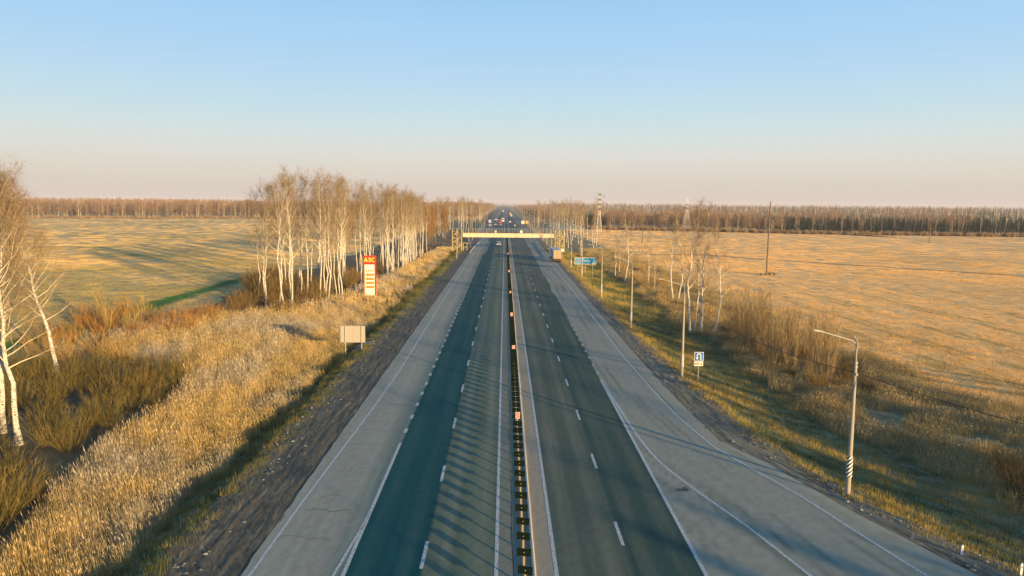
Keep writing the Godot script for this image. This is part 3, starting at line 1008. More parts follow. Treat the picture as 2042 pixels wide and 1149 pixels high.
func build_bridge():
	var zc := -281.5
	var t := thing("footbridge", Vector3(1.4, 0, zc), "steel footbridge with pale girder and ochre stair towers spanning the highway", "footbridge")
	# plate girders, made of butted panels (front and back), deck between
	var x := -17.5
	var k := 0
	var widths := [2.9, 2.9, 2.9, 2.9, 2.9, 0.6, 2.9, 2.9, 2.9, 2.9, 2.9, 2.9, 2.49]
	for w in widths:
		for s in [1.5, -1.5]:
			var mb := MB.new()
			mb.box(Vector3(x + w * 0.5, 6.08, s), Vector3(w - 0.03, 1.38, 0.06 if k % 2 == 0 else 0.07))
			var p := part(t, "girder_panel", mb.mesh(M.girder_paint))
			var f := MB.new()
			f.box(Vector3(x + w * 0.5, 5.36, s), Vector3(w - 0.03, 0.07, 0.26))
			f.box(Vector3(x + w * 0.5, 6.80, s), Vector3(w - 0.03, 0.07, 0.26))
			f.box(Vector3(x + 0.06, 6.08, s + signf(s) * 0.07), Vector3(0.035, 1.3, 0.10))
			part(p, "flange", f.mesh(M.girder_paint))
		x += w
		k += 1
	var deck := MB.new()
	deck.box(Vector3(0, 6.72, 0), Vector3(35.0, 0.10, 2.7))
	part(t, "deck", deck.mesh(M.concrete))
	for s in [1.5, -1.5]:
		var rail := MB.new()
		rail.tube(pv([Vector3(-17.5, 8.5, s), Vector3(17.5, 8.5, s)]), pf([0.065, 0.065]), 8)
		rail.tube(pv([Vector3(-17.5, 7.7, s), Vector3(17.5, 7.7, s)]), pf([0.03, 0.03]), 6)
		part(t, "handrail", rail.mesh(M.rail_blue))
		var bal := MB.new()
		bal.tube(pv([Vector3(0, 6.8, 0), Vector3(0, 8.5, 0)]), pf([0.032, 0.032]), 6)
		var bm := bal.mesh(M.ochre_steel)
		for j in 36:
			part(t, "baluster", bm, Transform3D(Basis.IDENTITY, Vector3(-17.4 + j * 0.995, 0, s)))
	# towers
	for side in [-1.0, 1.0]:
		var cx: float = side * 19.7
		var tower := Node3D.new()
		tower.name = "stair_tower"
		t.add_child(tower, true)
		for px in [-1.75, 0.0, 1.75]:
			for pz in [-1.7, 1.7]:
				var mb := MB.new()
				mb.box(Vector3(cx + px, 4.2, pz), Vector3(0.2, 9.0 if px != 0.0 else 8.6, 0.2), Color.WHITE, Basis.IDENTITY, 0.02)
				part(tower, "column", mb.mesh(M.ochre_steel))
		# stair flights zig-zag between the columns
		var y := 0.2
		var dir := 1.0
		for fl in 4:
			var zoff := 0.75 if fl % 2 == 0 else -0.75
			var a := Vector3(cx - 1.55 * dir, y, zoff)
			var b := Vector3(cx + 1.55 * dir, y + 1.63, zoff)
			var mb := MB.new()
			for s in [-0.6, 0.6]:
				beam(mb, a + Vector3(0, 0, s), b + Vector3(0, 0, s), 0.06, 0.24)
				beam(mb, a + Vector3(0, 1.0, s), b + Vector3(0, 1.0, s), 0.05, 0.05)
				for q in 4:
					var pq := a.lerp(b, q / 3.0) + Vector3(0, 0, s)
					beam(mb, pq, pq + Vector3(0, 1.0, 0), 0.04, 0.04)
			var f := part(tower, "stair_flight", mb.mesh(M.ochre_steel))
			for q in 9:
				var sb := MB.new()
				sb.box(a.lerp(b, (q + 0.5) / 9.0), Vector3(0.3, 0.04, 1.15))
				part(f, "tread", sb.mesh(M.steel))
			y += 1.63
			dir = -dir
			var lb := MB.new()
			lb.box(Vector3(cx - 1.45 * dir, y, 0), Vector3(0.55, 0.08, 2.9))
			part(tower, "landing", lb.mesh(M.dark_steel))
		var br := MB.new()
		for lv in [2.2, 5.0]:
			for pz in [-1.7, 1.7]:
				beam(br, Vector3(cx - 1.75, lv, pz + 0.12), Vector3(cx + 1.75, lv, pz + 0.12), 0.09, 0.12)
				beam(br, Vector3(cx - 1.75, lv, pz + 0.12), Vector3(cx, lv + 2.6, pz + 0.12), 0.07, 0.07)
				beam(br, Vector3(cx + 1.75, lv, pz + 0.15), Vector3(cx, lv + 2.6, pz + 0.15), 0.07, 0.07)
		part(tower, "bracing", br.mesh(M.ochre_steel))
		var roof := MB.new()
		roof.box(Vector3(cx, 8.62, 0), Vector3(4.1, 0.14, 3.9), Color.WHITE, Basis.IDENTITY, 0.03)
		part(tower, "canopy", roof.mesh(M.rail_blue))
	# free-standing yellow handrail frame at the foot of the left stairs
	var fr := thing("handrail_frame", Vector3(-15.3, land(-15.3, -284.0), -284.0), "small bright yellow handrail frame at the foot of the left stairs", "railing")
	var fb := MB.new()
	for s in [-0.7, 0.7]: beam(fb, Vector3(s, -0.1, 0), Vector3(s, 3.0, 0), 0.12, 0.12)
	part(fr, "post", fb.mesh(M.sign_yellow))
	var ft := MB.new()
	beam(ft, Vector3(-0.76, 3.06, 0), Vector3(0.76, 3.06, 0), 0.12, 0.12)
	beam(ft, Vector3(-0.64, 1.5, 0), Vector3(0.64, 1.5, 0), 0.09, 0.09)
	part(fr, "rail", ft.mesh(M.sign_yellow))
	# round sign plates hung on the railing
	for s in [[-4.9, "round sign plate on the left half of the footbridge railing"], [4.9, "round sign plate on the right half of the footbridge railing"]]:
		var o := thing("round_sign", Vector3(1.4 + s[0], 7.55, zc + 1.62), s[1], "sign", "round signs on the footbridge")
		var d := MB.new()
		disc(d, Vector3.ZERO, 0.52, 0.03)
		part(o, "plate", d.mesh(M.sign_white if s[0] > 0 else M.sign_back))
		var br := MB.new()
		br.box(Vector3(0, 0, -0.05), Vector3(0.9, 0.06, 0.05))
		part(o, "bracket", br.mesh(M.steel))

func disc(mb: MB, at: Vector3, r: float, thick: float, n := 24):
	var p := []
	for k in n: p.append(Vector2(cos(TAU * k / n), sin(TAU * k / n)) * r)
	mb.prism(p, -thick * 0.5, thick * 0.5, Transform3D(Basis.IDENTITY, at))

# ------------------------------------------------------------------ signs
func lettering(parent: Node, text: String, height: float, at: Vector3, m: Material, squeeze := 1.0, bold := true, left := true):
	var f := SystemFont.new()
	f.font_names = PackedStringArray(["Droid Sans"])
	f.font_weight = 700 if bold else 400
	var tm := TextMesh.new()
	tm.text = text
	tm.font = f
	tm.font_size = 48
	tm.pixel_size = height / 34.5      # capital height of the face at this size
	tm.depth = 0.012
	tm.curve_step = 2.0
	tm.horizontal_alignment = HORIZONTAL_ALIGNMENT_LEFT if left else HORIZONTAL_ALIGNMENT_CENTER
	tm.vertical_alignment = VERTICAL_ALIGNMENT_CENTER
	tm.material = m
	var o := MeshInstance3D.new()
	o.name = "lettering"
	o.mesh = tm
	o.transform = Transform3D(Basis.from_scale(Vector3(squeeze, 1, 1)), at)
	parent.add_child(o, true)

func posts(parent: Node, xs: Array, lo: float, hi: float, r: float, m: Material, z := 0.0):
	var mb := MB.new()
	mb.tube(pv([Vector3(0, lo, 0), Vector3(0, hi, 0)]), pf([r, r]), 8)
	var pm := mb.mesh(m)
	for x in xs: part(parent, "post", pm, Transform3D(Basis.IDENTITY, Vector3(x, 0, z)))

func build_signs():
	# fuel station price column
	var gy := land(-27.7, -150.0)
	var t := thing("price_column", Vector3(-27.7, gy, -150.0), "tall red and white fuel price column reading АЗС before the birches", "sign", "", 0.10)
	var fr := MB.new()
	fr.box(Vector3(0, 5.0, 0), Vector3(2.55, 8.6, 0.62), Color.WHITE, Basis.IDENTITY, 0.03)
	part(t, "cabinet", fr.mesh(M.sign_red))
	var legs := MB.new()
	legs.box(Vector3(0, 0.45, 0), Vector3(0.3, 1.1, 0.5))
	var lm := legs.mesh(M.sign_red)
	for x in [-1.05, 1.05]: part(t, "leg", lm, Transform3D(Basis.IDENTITY, Vector3(x, -0.1, 0)))
	var fp := MB.new()
	fp.box(Vector3(-0.02, 4.25, 0.315), Vector3(2.0, 6.5, 0.03))
	part(t, "price_panel", fp.mesh(M.sign_white))
	var hd := MB.new()
	hd.box(Vector3(-0.02, 8.45, 0.315), Vector3(2.3, 1.45, 0.03))
	part(t, "header", hd.mesh(M.sign_red))
	lettering(t, "АЗС", 0.88, Vector3(-0.02, 8.45, 0.34), M.sign_yellow, 0.95, true, false)
	var small := MB.new()
	for k in 4: small.box(Vector3(-0.62 + k * 0.40, 6.25, 0.335), Vector3(0.2, 0.42, 0.012))
	part(t, "caption", small.mesh(M.sign_brown))
	for k in 4:
		var row := MB.new()
		var y := 5.4 - k * 0.84
		var pill := []
		for q in 9: pill.append(Vector2(0.66 + 0.25 * sin(PI * q / 8.0), 0.25 * cos(PI * q / 8.0)))
		for q in 9: pill.append(Vector2(-0.66 - 0.25 * sin(PI * q / 8.0), -0.25 * cos(PI * q / 8.0)))
		row.prism(pill, 0.332, 0.345, Transform3D(Basis.IDENTITY, Vector3(-0.02, y, 0)))
		var r := part(t, "price_row", row.mesh(M.sign_orange))
		var mk := MB.new()
		disc(mk, Vector3(-0.66, y, 0.348), 0.15, 0.01, 12)
		for q in 4: mk.box(Vector3(-0.22 + q * 0.27, y, 0.348), Vector3(0.12, 0.26, 0.01))
		part(r, "figures", mk.mesh(M.sign_yellow))
	# back of a board at the left verge
	var by := land(-19.0, -91.0)
	var b := thing("sign_board", Vector3(-19.05, by, -91.0), "pale blank back of a road sign board on two posts, left verge", "sign")
	var xs := -1.55
	for w in [0.55, 0.98, 0.98, 0.60]:
		var mb := MB.new()
		mb.box(Vector3(xs + w * 0.5, 2.82 - by - 1.0, 0), Vector3(w - 0.012, 2.1, 0.04))
		part(b, "panel", mb.mesh(M.sign_back))
		xs += w
	posts(b, [-0.93, 1.12], -0.4, 2.9 - by, 0.06, M.steel, 0.09)
	var hb := MB.new()
	for y in [0.55, 1.45]: hb.box(Vector3(0.0, 1.3 - by + y - 0.45, 0.035), Vector3(3.0, 0.07, 0.04))
	part(b, "stiffener", hb.mesh(M.sign_back))
	# U-turn sign with distance plate
	var ux := 19.8
	var uz := -72.7
	var uy := land(ux, uz)
	var u := thing("u_turn_sign", Vector3(ux, uy, uz), "blue square U-turn sign with 600 м plate on a thin post", "sign")
	posts(u, [0.0], -0.3, 3.45 - uy, 0.035, M.steel, -0.04)
	var pb := MB.new()
	pb.box(Vector3(0, 3.09 - uy, 0), Vector3(0.94, 0.94, 0.03), Color.WHITE, Basis.IDENTITY, 0.004)
	var plate := part(u, "plate", pb.mesh(M.sign_white))
	var bl := MB.new()
	bl.box(Vector3(0, 3.09 - uy, 0.018), Vector3(0.84, 0.84, 0.006))
	part(plate, "field", bl.mesh(M.sign_blue))
	var ar := MB.new()
	var out := [Vector2(0.24, -0.36), Vector2(0.24, 0.12)]
	for k in 13: out.append(Vector2(0.005 + 0.235 * cos(PI * k / 12.0), 0.12 + 0.235 * sin(PI * k / 12.0)))
	out.append_array([Vector2(-0.23, -0.10), Vector2(-0.33, -0.10), Vector2(-0.175, -0.34), Vector2(-0.02, -0.10), Vector2(-0.12, -0.10), Vector2(-0.12, 0.12)])
	for k in range(12, -1, -1): out.append(Vector2(0.005 + 0.125 * cos(PI * k / 12.0), 0.12 + 0.125 * sin(PI * k / 12.0)))
	out.append(Vector2(0.13, -0.36))
	var clean := []
	for q in out:
		if clean.is_empty() or (clean[clean.size() - 1] as Vector2).distance_to(q) > 0.002: clean.append(q)
	ar.prism(clean, 0.022, 0.028, Transform3D(Basis.IDENTITY, Vector3(0, 3.09 - uy, 0)))
	part(plate, "arrow", ar.mesh(M.sign_white))
	var d := MB.new()
	d.box(Vector3(-0.01, 2.345 - uy, 0), Vector3(0.92, 0.45, 0.03), Color.WHITE, Basis.IDENTITY, 0.004)
	var dp := part(u, "distance_plate", d.mesh(M.sign_white))
	lettering(dp, "600 м", 0.24, Vector3(-0.01, 2.345 - uy, 0.022), M.sign_brown, 0.92, true, false)
	# blue direction sign
	var sx := 22.3
	var sz := -201.0
	var sy := land(sx, sz)
	var g := thing("direction_sign", Vector3(sx, sy, sz), "wide blue direction sign with white place names behind a lamp post", "sign")
	posts(g, [-2.1, 0.0, 2.1], -0.4, 3.5 - sy, 0.06, M.steel, -0.08)
	var gb := MB.new()
	gb.box(Vector3(0, 2.72 - sy, 0), Vector3(5.95, 1.82, 0.05))
	var pl := part(g, "plate", gb.mesh(M.sign_white))
	var gf := MB.new()
	gf.box(Vector3(0, 2.72 - sy, 0.03), Vector3(5.75, 1.64, 0.012))
	part(pl, "field", gf.mesh(M.sign_blue_big))
	lettering(g, "ГОРОХОВЕЦ", 0.30, Vector3(-2.72, 3.25 - sy, 0.045), M.sign_white, 0.98, false)
	lettering(g, "НИЖНИЙ НОВГОРОД", 0.30, Vector3(-2.72, 2.72 - sy, 0.045), M.sign_white, 0.98, false)
	lettering(g, "91", 0.30, Vector3(2.2, 2.72 - sy, 0.045), M.sign_white, 0.95, false)
	lettering(g, "КАЗАНЬ", 0.30, Vector3(-2.72, 2.2 - sy, 0.045), M.sign_white, 0.98, false)
	lettering(g, "480", 0.30, Vector3(1.95, 2.2 - sy, 0.045), M.sign_white, 0.95, false)
	# small signs near the footbridge
	var p1 := thing("square_sign", Vector3(-14.0, land(-14.0, -300.0), -300.0), "small white square sign with ring mark left of the road under the footbridge", "sign")
	posts(p1, [0.0], -0.3, 3.1, 0.05, M.steel, -0.05)
	var q1 := MB.new()
	q1.box(Vector3(0, 2.75, 0), Vector3(1.0, 1.0, 0.03))
	var qp := part(p1, "plate", q1.mesh(M.sign_white))
	var q2 := MB.new()
	disc(q2, Vector3(0, 2.75, 0.02), 0.3, 0.01)
	var ring := part(qp, "ring", q2.mesh(M.sign_back))
	var q3 := MB.new()
	disc(q3, Vector3(0, 2.75, 0.028), 0.2, 0.01)
	part(qp, "ring_centre", q3.mesh(M.sign_white))
	var p2 := thing("round_sign", Vector3(20.0, land(20.0, -252.0), -252.0), "pale round sign on a post right of the parked trailer", "sign")
	posts(p2, [0.0], -0.3, 3.3, 0.05, M.steel, -0.05)
	var r1 := MB.new()
	disc(r1, Vector3(0, 2.95, 0), 0.5, 0.03)
	part(p2, "plate", r1.mesh(M.sign_white))
	# guide posts at the ramp
	for s in [[24.6, -37.0, "white plastic guide post on the ramp's grassy edge, farther of two"], [26.3, -34.9, "white plastic guide post at the bottom right corner, nearer of two"]]:
		var gp := thing("guide_post", Vector3(s[0], land(s[0], s[1]), s[1]), s[2], "guide post", "guide posts on the ramp")
		var gm := MB.new()
		gm.prism([Vector2(-0.05, -0.1), Vector2(0.05, -0.1), Vector2(0.05, 0.62), Vector2(0.025, 0.67), Vector2(-0.025, 0.64), Vector2(-0.05, 0.57)], -0.04, 0.04)
		part(gp, "post", gm.mesh(M.white_paint))
		var gk := MB.new()
		gk.box(Vector3(0, 0.45, 0.042), Vector3(0.06, 0.1, 0.006))
		part(gp, "reflector", gk.mesh(M.sign_orange))
	# guard rail along the shoulder beyond the trailer
	var rail := thing("guard_rail", Vector3(16.0, 0, -248.0), "dark guard rail along the right shoulder beyond the parked trailer", "guard rail")
	var wb := MB.new()
	wb.prism([Vector2(-0.04, 0.42), Vector2(0.04, 0.47), Vector2(-0.04, 0.52), Vector2(-0.04, 0.62), Vector2(0.04, 0.68), Vector2(-0.04, 0.75), Vector2(-0.06, 0.75), Vector2(-0.06, 0.42)], -1.99, 1.99)
	var wm := wb.mesh(M.dark_steel)
	var pp := MB.new()
	pp.box(Vector3(0.02, 0.3, 0), Vector3(0.1, 0.9, 0.12))
	var ppm := pp.mesh(M.dark_steel)
	for k in 24:
		part(rail, "rail_length", wm, Transform3D(Basis(Vector3.UP, 0.0), Vector3(0.012 * (k % 2), 0, -2.0 - k * 4.0)))
		part(rail, "post", ppm, Transform3D(Basis.IDENTITY, Vector3(0.06, 0, -k * 4.0)))

# ------------------------------------------------------------------ traffic
func wheel(parent: Node, at: Vector3, r: float, w: float):
	var mb := MB.new()
	mb.tube(pv([Vector3(-w * 0.5, 0, 0), Vector3(-w * 0.3, 0, 0), Vector3(w * 0.3, 0, 0), Vector3(w * 0.5, 0, 0)]), pf([r * 0.92, r, r, r * 0.92]), 14)
	var o := part(parent, "wheel", mb.mesh(M.tyre), Transform3D(Basis.IDENTITY, at))
	var rm := MB.new()
	rm.tube(pv([Vector3(-w * 0.52, 0, 0), Vector3(w * 0.52, 0, 0)]), pf([r * 0.55, r * 0.55]), 10)
	part(o, "rim", rm.mesh(M.rim_grey))

func car(called: String, at: Vector3, turn: float, paint_mat: Material, label: String, group := "", tall := 1.66):
	# the car points to +z in its own axes
	var t := thing(called, at, label, "car", group, turn)
	var side := Transform3D(Basis(Vector3(0, 0, -1), Vector3(0, 1, 0), Vector3(1, 0, 0)), Vector3.ZERO)   # outline x -> -z
	var b := MB.new()
	b.prism([Vector2(-2.25, 0.35), Vector2(-2.3, 0.62), Vector2(-2.22, 0.92), Vector2(-1.2, 1.06), Vector2(2.1, 1.08), Vector2(2.25, 0.9), Vector2(2.25, 0.35)], -0.9, 0.9, side)
	part(t, "body", b.mesh(paint_mat))
	var g := MB.new()
	cabin(g, 1.04, tall - 0.08, -1.25, -0.45, 1.95, 1.6, 0.84, 0.66)
	part(t, "windows", g.mesh(M.car_glass))
	var rf := MB.new()
	cabin(rf, tall - 0.1, tall, -0.5, -0.35, 1.62, 1.5, 0.68, 0.6)
	part(t, "roof", rf.mesh(paint_mat))
	for x in [-0.82, 0.82]:
		for z in [-1.42, 1.42]: wheel(t, Vector3(x, 0.34, z), 0.34, 0.22)
	for x in [-0.68, 0.68]:
		var h := MB.new()
		h.box(Vector3(x, 0.78, 2.26), Vector3(0.38, 0.18, 0.08), Color.WHITE, Basis.IDENTITY, 0.02)
		part(t, "headlight", h.mesh(M.headlight))
		var k := MB.new()
		k.box(Vector3(x, 0.85, -2.25), Vector3(0.3, 0.22, 0.05))
		part(t, "tail_light", k.mesh(M.tail_light))
	var gr := MB.new()
	gr.box(Vector3(0, 0.66, 2.28), Vector3(0.8, 0.22, 0.05))
	gr.box(Vector3(0, 0.44, 2.26), Vector3(1.5, 0.14, 0.06))
	part(t, "grille", gr.mesh(M.black_paint))

func cabin(mb: MB, y0: float, y1: float, f0: float, f1: float, r0: float, r1: float, w0: float, w1: float):
	# a box that narrows upwards; f = front (towards +z), r = rear
	var lo := [Vector3(-w0, y0, -f0), Vector3(w0, y0, -f0), Vector3(w0, y0, -r0), Vector3(-w0, y0, -r0)]
	var hi := [Vector3(-w1, y1, -f1), Vector3(w1, y1, -f1), Vector3(w1, y1, -r1), Vector3(-w1, y1, -r1)]
	for k in 4:
		var j := (k + 1) % 4
		var m: Vector3 = (lo[k] + lo[j] + hi[k] + hi[j]) * 0.25 - Vector3(0, (y0 + y1) * 0.5, -(f0 + r0) * 0.5)
		m.y = 0.25 * absf(m.length())
		var nn: Vector3 = (hi[k] - lo[k]).cross(lo[j] - lo[k]).normalized()
		if nn.dot(m) < 0: nn = -nn
		mb.face([lo[k], lo[j], hi[j], hi[k]], nn)
	mb.face(hi, Vector3.UP)

func truck(called: String, at: Vector3, turn: float, box_mat: Material, rear_mat: Material, cab_mat: Material, label: String, length := 13.4, group := ""):
	# nose towards -z in its own axes, tail at z = 0
	var t := thing(called, at, label, "truck", group, turn)
	var b := MB.new()
	b.box(Vector3(0, 2.5, -length * 0.5), Vector3(2.5, 2.7, length), Color.WHITE, Basis.IDENTITY, 0.04)
	var bo := part(t, "cargo_box", b.mesh(box_mat))
	for s in [-0.62, 0.62]:
		var d := MB.new()
		d.box(Vector3(s, 2.5, 0.02), Vector3(1.2, 2.6, 0.05), Color.WHITE, Basis.IDENTITY, 0.015)
		var dd := part(bo, "rear_door", d.mesh(rear_mat))
		var bars := MB.new()
		for q in [-0.35, 0.35]: bars.tube(pv([Vector3(s + q, 1.25, 0.07), Vector3(s + q, 3.75, 0.07)]), pf([0.02, 0.02]), 5)
		part(dd, "locking_bar", bars.mesh(M.steel))
	var ch := MB.new()
	ch.box(Vector3(0, 0.95, -length * 0.5), Vector3(0.9, 0.3, length - 0.3))
	ch.box(Vector3(0, 0.7, -0.1), Vector3(2.3, 0.16, 0.12))
	part(t, "chassis", ch.mesh(M.dark_steel))
	for s in [-0.9, 0.9]:
		var tl := MB.new()
		tl.box(Vector3(s, 0.85, 0.02), Vector3(0.5, 0.16, 0.06))
		part(t, "tail_light", tl.mesh(M.tail_light))
		for z in [-1.6, -2.9, -4.2, -length - 0.2, -length - 3.0]: wheel(t, Vector3(s * 1.08, 0.5, z), 0.5, 0.34)
	var c := MB.new()
	c.prism([Vector2(0, 0.7), Vector2(2.2, 0.7), Vector2(2.3, 1.9), Vector2(2.0, 3.3), Vector2(1.2, 3.75), Vector2(0, 3.75)], -1.22, 1.22, Transform3D(Basis(Vector3(0, 0, -1), Vector3(0, 1, 0), Vector3(1, 0, 0)), Vector3(0, 0, -length - 1.3)))
	var cb := part(t, "cab", c.mesh(cab_mat))
	var ws := MB.new()
	ws.quad(Vector3(-1.1, 1.95, -length - 3.62), Vector3(1.1, 1.95, -length - 3.62), Vector3(1.1, 3.1, -length - 3.39), Vector3(-1.1, 3.1, -length - 3.39))
	part(cb, "windscreen", ws.mesh(M.car_glass))

func build_traffic():
	car("car", Vector3(-2.55, 0.0, -316.0), 0.0, M.car_white, "white car driving towards the camera before the footbridge", "", 1.72)
	truck("parked_truck", Vector3(16.6, -0.04, -229.5), 0.012, M.trailer_side, M.trailer_rear, M.car_white, "box trailer truck parked on the right shoulder before the footbridge")
	# vehicles far behind the footbridge
	var q := [["car", -13.6, -600, 0.3, "black"], ["car", -11.9, -588, 0.1, "white"], ["car", -9.7, -596, 0.0, "black"], ["car", -7.4, -604, 0.0, "white"], ["car", -5.6, -590, 0.0, "black"], ["car", -3.2, -598, 0.0, "silver"]]
	for s in q:
		car("car", Vector3(s[1], 0, s[2]), s[3], M["car_" + s[4]], s[4] + " car in the far queue on the left carriageway behind the footbridge", "cars queuing behind the footbridge", 1.5)
	car("car", Vector3(8.2, 0, -590), PI, M.car_silver, "silver car on the right carriageway far behind the footbridge", "", 1.5)
	car("car", Vector3(5.0, 0, -700), PI, M.car_white, "white car farther up the right carriageway, ahead of the silver one", "", 1.5)
	truck("truck", Vector3(15.0, 0, -610), 0.0, M.car_cream, M.car_cream, M.car_white, "cream box truck standing far right behind the footbridge railing", 7.5)
	truck("truck", Vector3(18.6, 0, -616), 0.0, M.car_orange, M.car_orange, M.car_orange, "orange box truck beside the cream one behind the footbridge", 7.5)
	truck("truck", Vector3(-3.9, 0, -655), PI, M.car_red, M.car_red, M.car_red, "red truck in the far left carriageway behind the car queue", 7.0)
	truck("truck", Vector3(-1.9, 0, -720), PI, M.car_pink, M.car_pink, M.car_white, "dull pink truck farther up, behind the red truck", 7.0)
	truck("truck", Vector3(-8.0, 0, -670), PI, M.car_cream, M.car_cream, M.car_cream, "cream truck left of the red truck far up the road", 7.0)
	truck("truck", Vector3(-13.0, 0, -640), 0.3, M.car_blue, M.car_blue, M.car_blue, "blue truck at the left edge of the far junction", 7.0)
	truck("truck", Vector3(8.4, 0, -950), 0.0, M.car_cream, M.car_cream, M.car_white, "pale box truck climbing the far right lane, nearer of two in line", 12.0)
	truck("truck", Vector3(8.2, 0, -1120), 0.0, M.car_orange, M.car_orange, M.car_white, "tan box truck climbing the far right lane, farther of two in line", 12.0)
	truck("truck", Vector3(-4.0, 0, -1500), PI, M.car_white, M.car_white, M.car_white, "white truck coming down the road near the horizon", 9.0)
	for s in [[-9.5, -1300, "tiny white car far down the left lanes near the horizon"], [3.8, -1450, "tiny white car far up the right lanes near the horizon"], [-5.0, -2100, "tiny white car, farthest on the road below the skyline"]]:
		car("car", Vector3(s[0], 0, s[1]), 0.0, M.car_white, s[2], "", 1.6)

# ------------------------------------------------------------------ pylons and poles
func build_power_line():
	pylon(Vector3(67.8, land(67.8, -527.0), -527.0), 30.0, 4.0, 1.6, 0.42, "tall white and dark banded lattice pylon at the right forest edge", true)
	pylon(Vector3(139.0, land(139.0, -560.0), -560.0), 25.0, 7.0, 1.5, 0.60, "pale splay-legged lattice pylon behind the right verge birches", false)
	var spots := [[75.5, -208.8, 21.2, "tallest dark utility pole standing alone in the right field"], [70.0, -371.6, 18.2, "utility pole at the near field's far side, left of the birches"], [239.2, -409.8, 15.6, "thin distant utility pole far out in the right field"]]
	for s in spots:
		var t := thing("utility_pole", Vector3(s[0], land(s[0], s[1]), s[1]), s[3], "utility pole", "utility poles in the right field")
		var mb := MB.new()
		mb.tube(pv([Vector3(-0.1, -0.5, 0), Vector3(0.0, s[2] * 0.5, 0), Vector3(0.12, s[2], 0)]), pf([0.24, 0.2, 0.14]), 10)
		part(t, "pole", mb.mesh(M.wood_pole))
		var ar := MB.new()
		beam(ar, Vector3(-1.5, s[2] - 2.5, 0.1), Vector3(0.4, s[2] - 2.75, 0.1), 0.12, 0.12)
		beam(ar, Vector3(-0.2, s[2] - 1.0, 0.1), Vector3(0.5, s[2] - 1.0, 0.1), 0.1, 0.1)
		var cr := part(t, "crossarm", ar.mesh(M.wood_pole))
		for x in [-1.4, 0.3]:
			var ins := MB.new()
			ins.tube(pv([Vector3(x, s[2] - 2.5, 0.1), Vector3(x, s[2] - 2.2, 0.1)]), pf([0.07, 0.05]), 6)
			part(cr, "insulator", ins.mesh(M.white_paint))

func pylon(at: Vector3, h: float, base: float, waist: float, splay: float, label: String, arms: bool):
	var t := thing("pylon", at, label, "pylon")
	var ys := [0.0]
	var y := 0.0
	var n := 0
	while y < h * 0.88:
		y += h * (0.075 if y < h * splay else 0.058)
		ys.append(y)
	for k in ys.size() - 1:
		var mb := MB.new()
		var lo := wide(ys[k], h, base, waist, splay)
		var hi := wide(ys[k + 1], h, base, waist, splay)
		var th := (0.085 if k < 5 else 0.12) if arms else 0.055
		for s in [[-1, -1], [1, -1], [1, 1], [-1, 1]]:
			beam(mb, Vector3(s[0] * lo, ys[k], s[1] * lo), Vector3(s[0] * hi, ys[k + 1], s[1] * hi), th * 1.5, th * 1.5)
		for f in 4:
			var c0: Array = [[-1, -1], [1, -1], [1, 1], [-1, 1]][f]
			var c1: Array = [[1, -1], [1, 1], [-1, 1], [-1, -1]][f]
			beam(mb, Vector3(c0[0] * lo, ys[k], c0[1] * lo), Vector3(c1[0] * hi, ys[k + 1], c1[1] * hi), th, th)
			beam(mb, Vector3(c1[0] * lo, ys[k], c1[1] * lo), Vector3(c0[0] * hi, ys[k + 1], c0[1] * hi), th, th)
			beam(mb, Vector3(c0[0] * hi, ys[k + 1], c0[1] * hi), Vector3(c1[0] * hi, ys[k + 1], c1[1] * hi), th, th)
		var low: bool = ys[k] < h * splay - 0.1
		var white := low or k % 2 == 0
		part(t, "lattice_section", mb.mesh(M.pylon_white if white else M.pylon_dark))
	var top: float = ys[ys.size() - 1]
	var pk := MB.new()
	for s in [[-1, -1], [1, -1], [1, 1], [-1, 1]]: beam(pk, Vector3(s[0] * waist * 0.5, top, s[1] * waist * 0.5), Vector3(0, h + 0.6, 0), 0.2, 0.2)
	part(t, "peak", pk.mesh(M.pylon_white))
	if arms:
		for q in [[0.86, 3.4], [0.70, 4.6]]:
			var ab := MB.new()
			beam(ab, Vector3(waist * 0.5, h * q[0], 0.6), Vector3(waist * 0.5 + q[1], h * q[0] - 0.6, 0), 0.14, 0.14)
			beam(ab, Vector3(waist * 0.5, h * q[0], -0.6), Vector3(waist * 0.5 + q[1], h * q[0] - 0.6, 0), 0.14, 0.14)
			beam(ab, Vector3(waist * 0.5, h * q[0] + 1.4, 0), Vector3(waist * 0.5 + q[1], h * q[0] - 0.6, 0), 0.12, 0.12)
			part(t, "crossarm", ab.mesh(M.pylon_dark))

func wide(y: float, h: float, base: float, waist: float, splay: float) -> float:
	return 0.5 * (lerpf(base, waist, clampf(y / (h * splay), 0.0, 1.0)))

# ------------------------------------------------------------------ trees
func jitter(r: RandomNumberGenerator, k: float) -> Vector3:
	return Vector3(r.randf_range(-k, k), r.randf_range(-k, k), r.randf_range(-k, k))

func across(d: Vector3, r: RandomNumberGenerator) -> Vector3:
	var s := d.cross(jitter(r, 1.0))
	return s.normalized() if s.length() > 0.01 else Vector3.RIGHT

func at_path(p: PackedVector3Array, t: float) -> Vector3:
	var f := clampf(t, 0.0, 1.0) * (p.size() - 1)
	var k := mini(int(f), p.size() - 2)
	return p[k].lerp(p[k + 1], f - k)

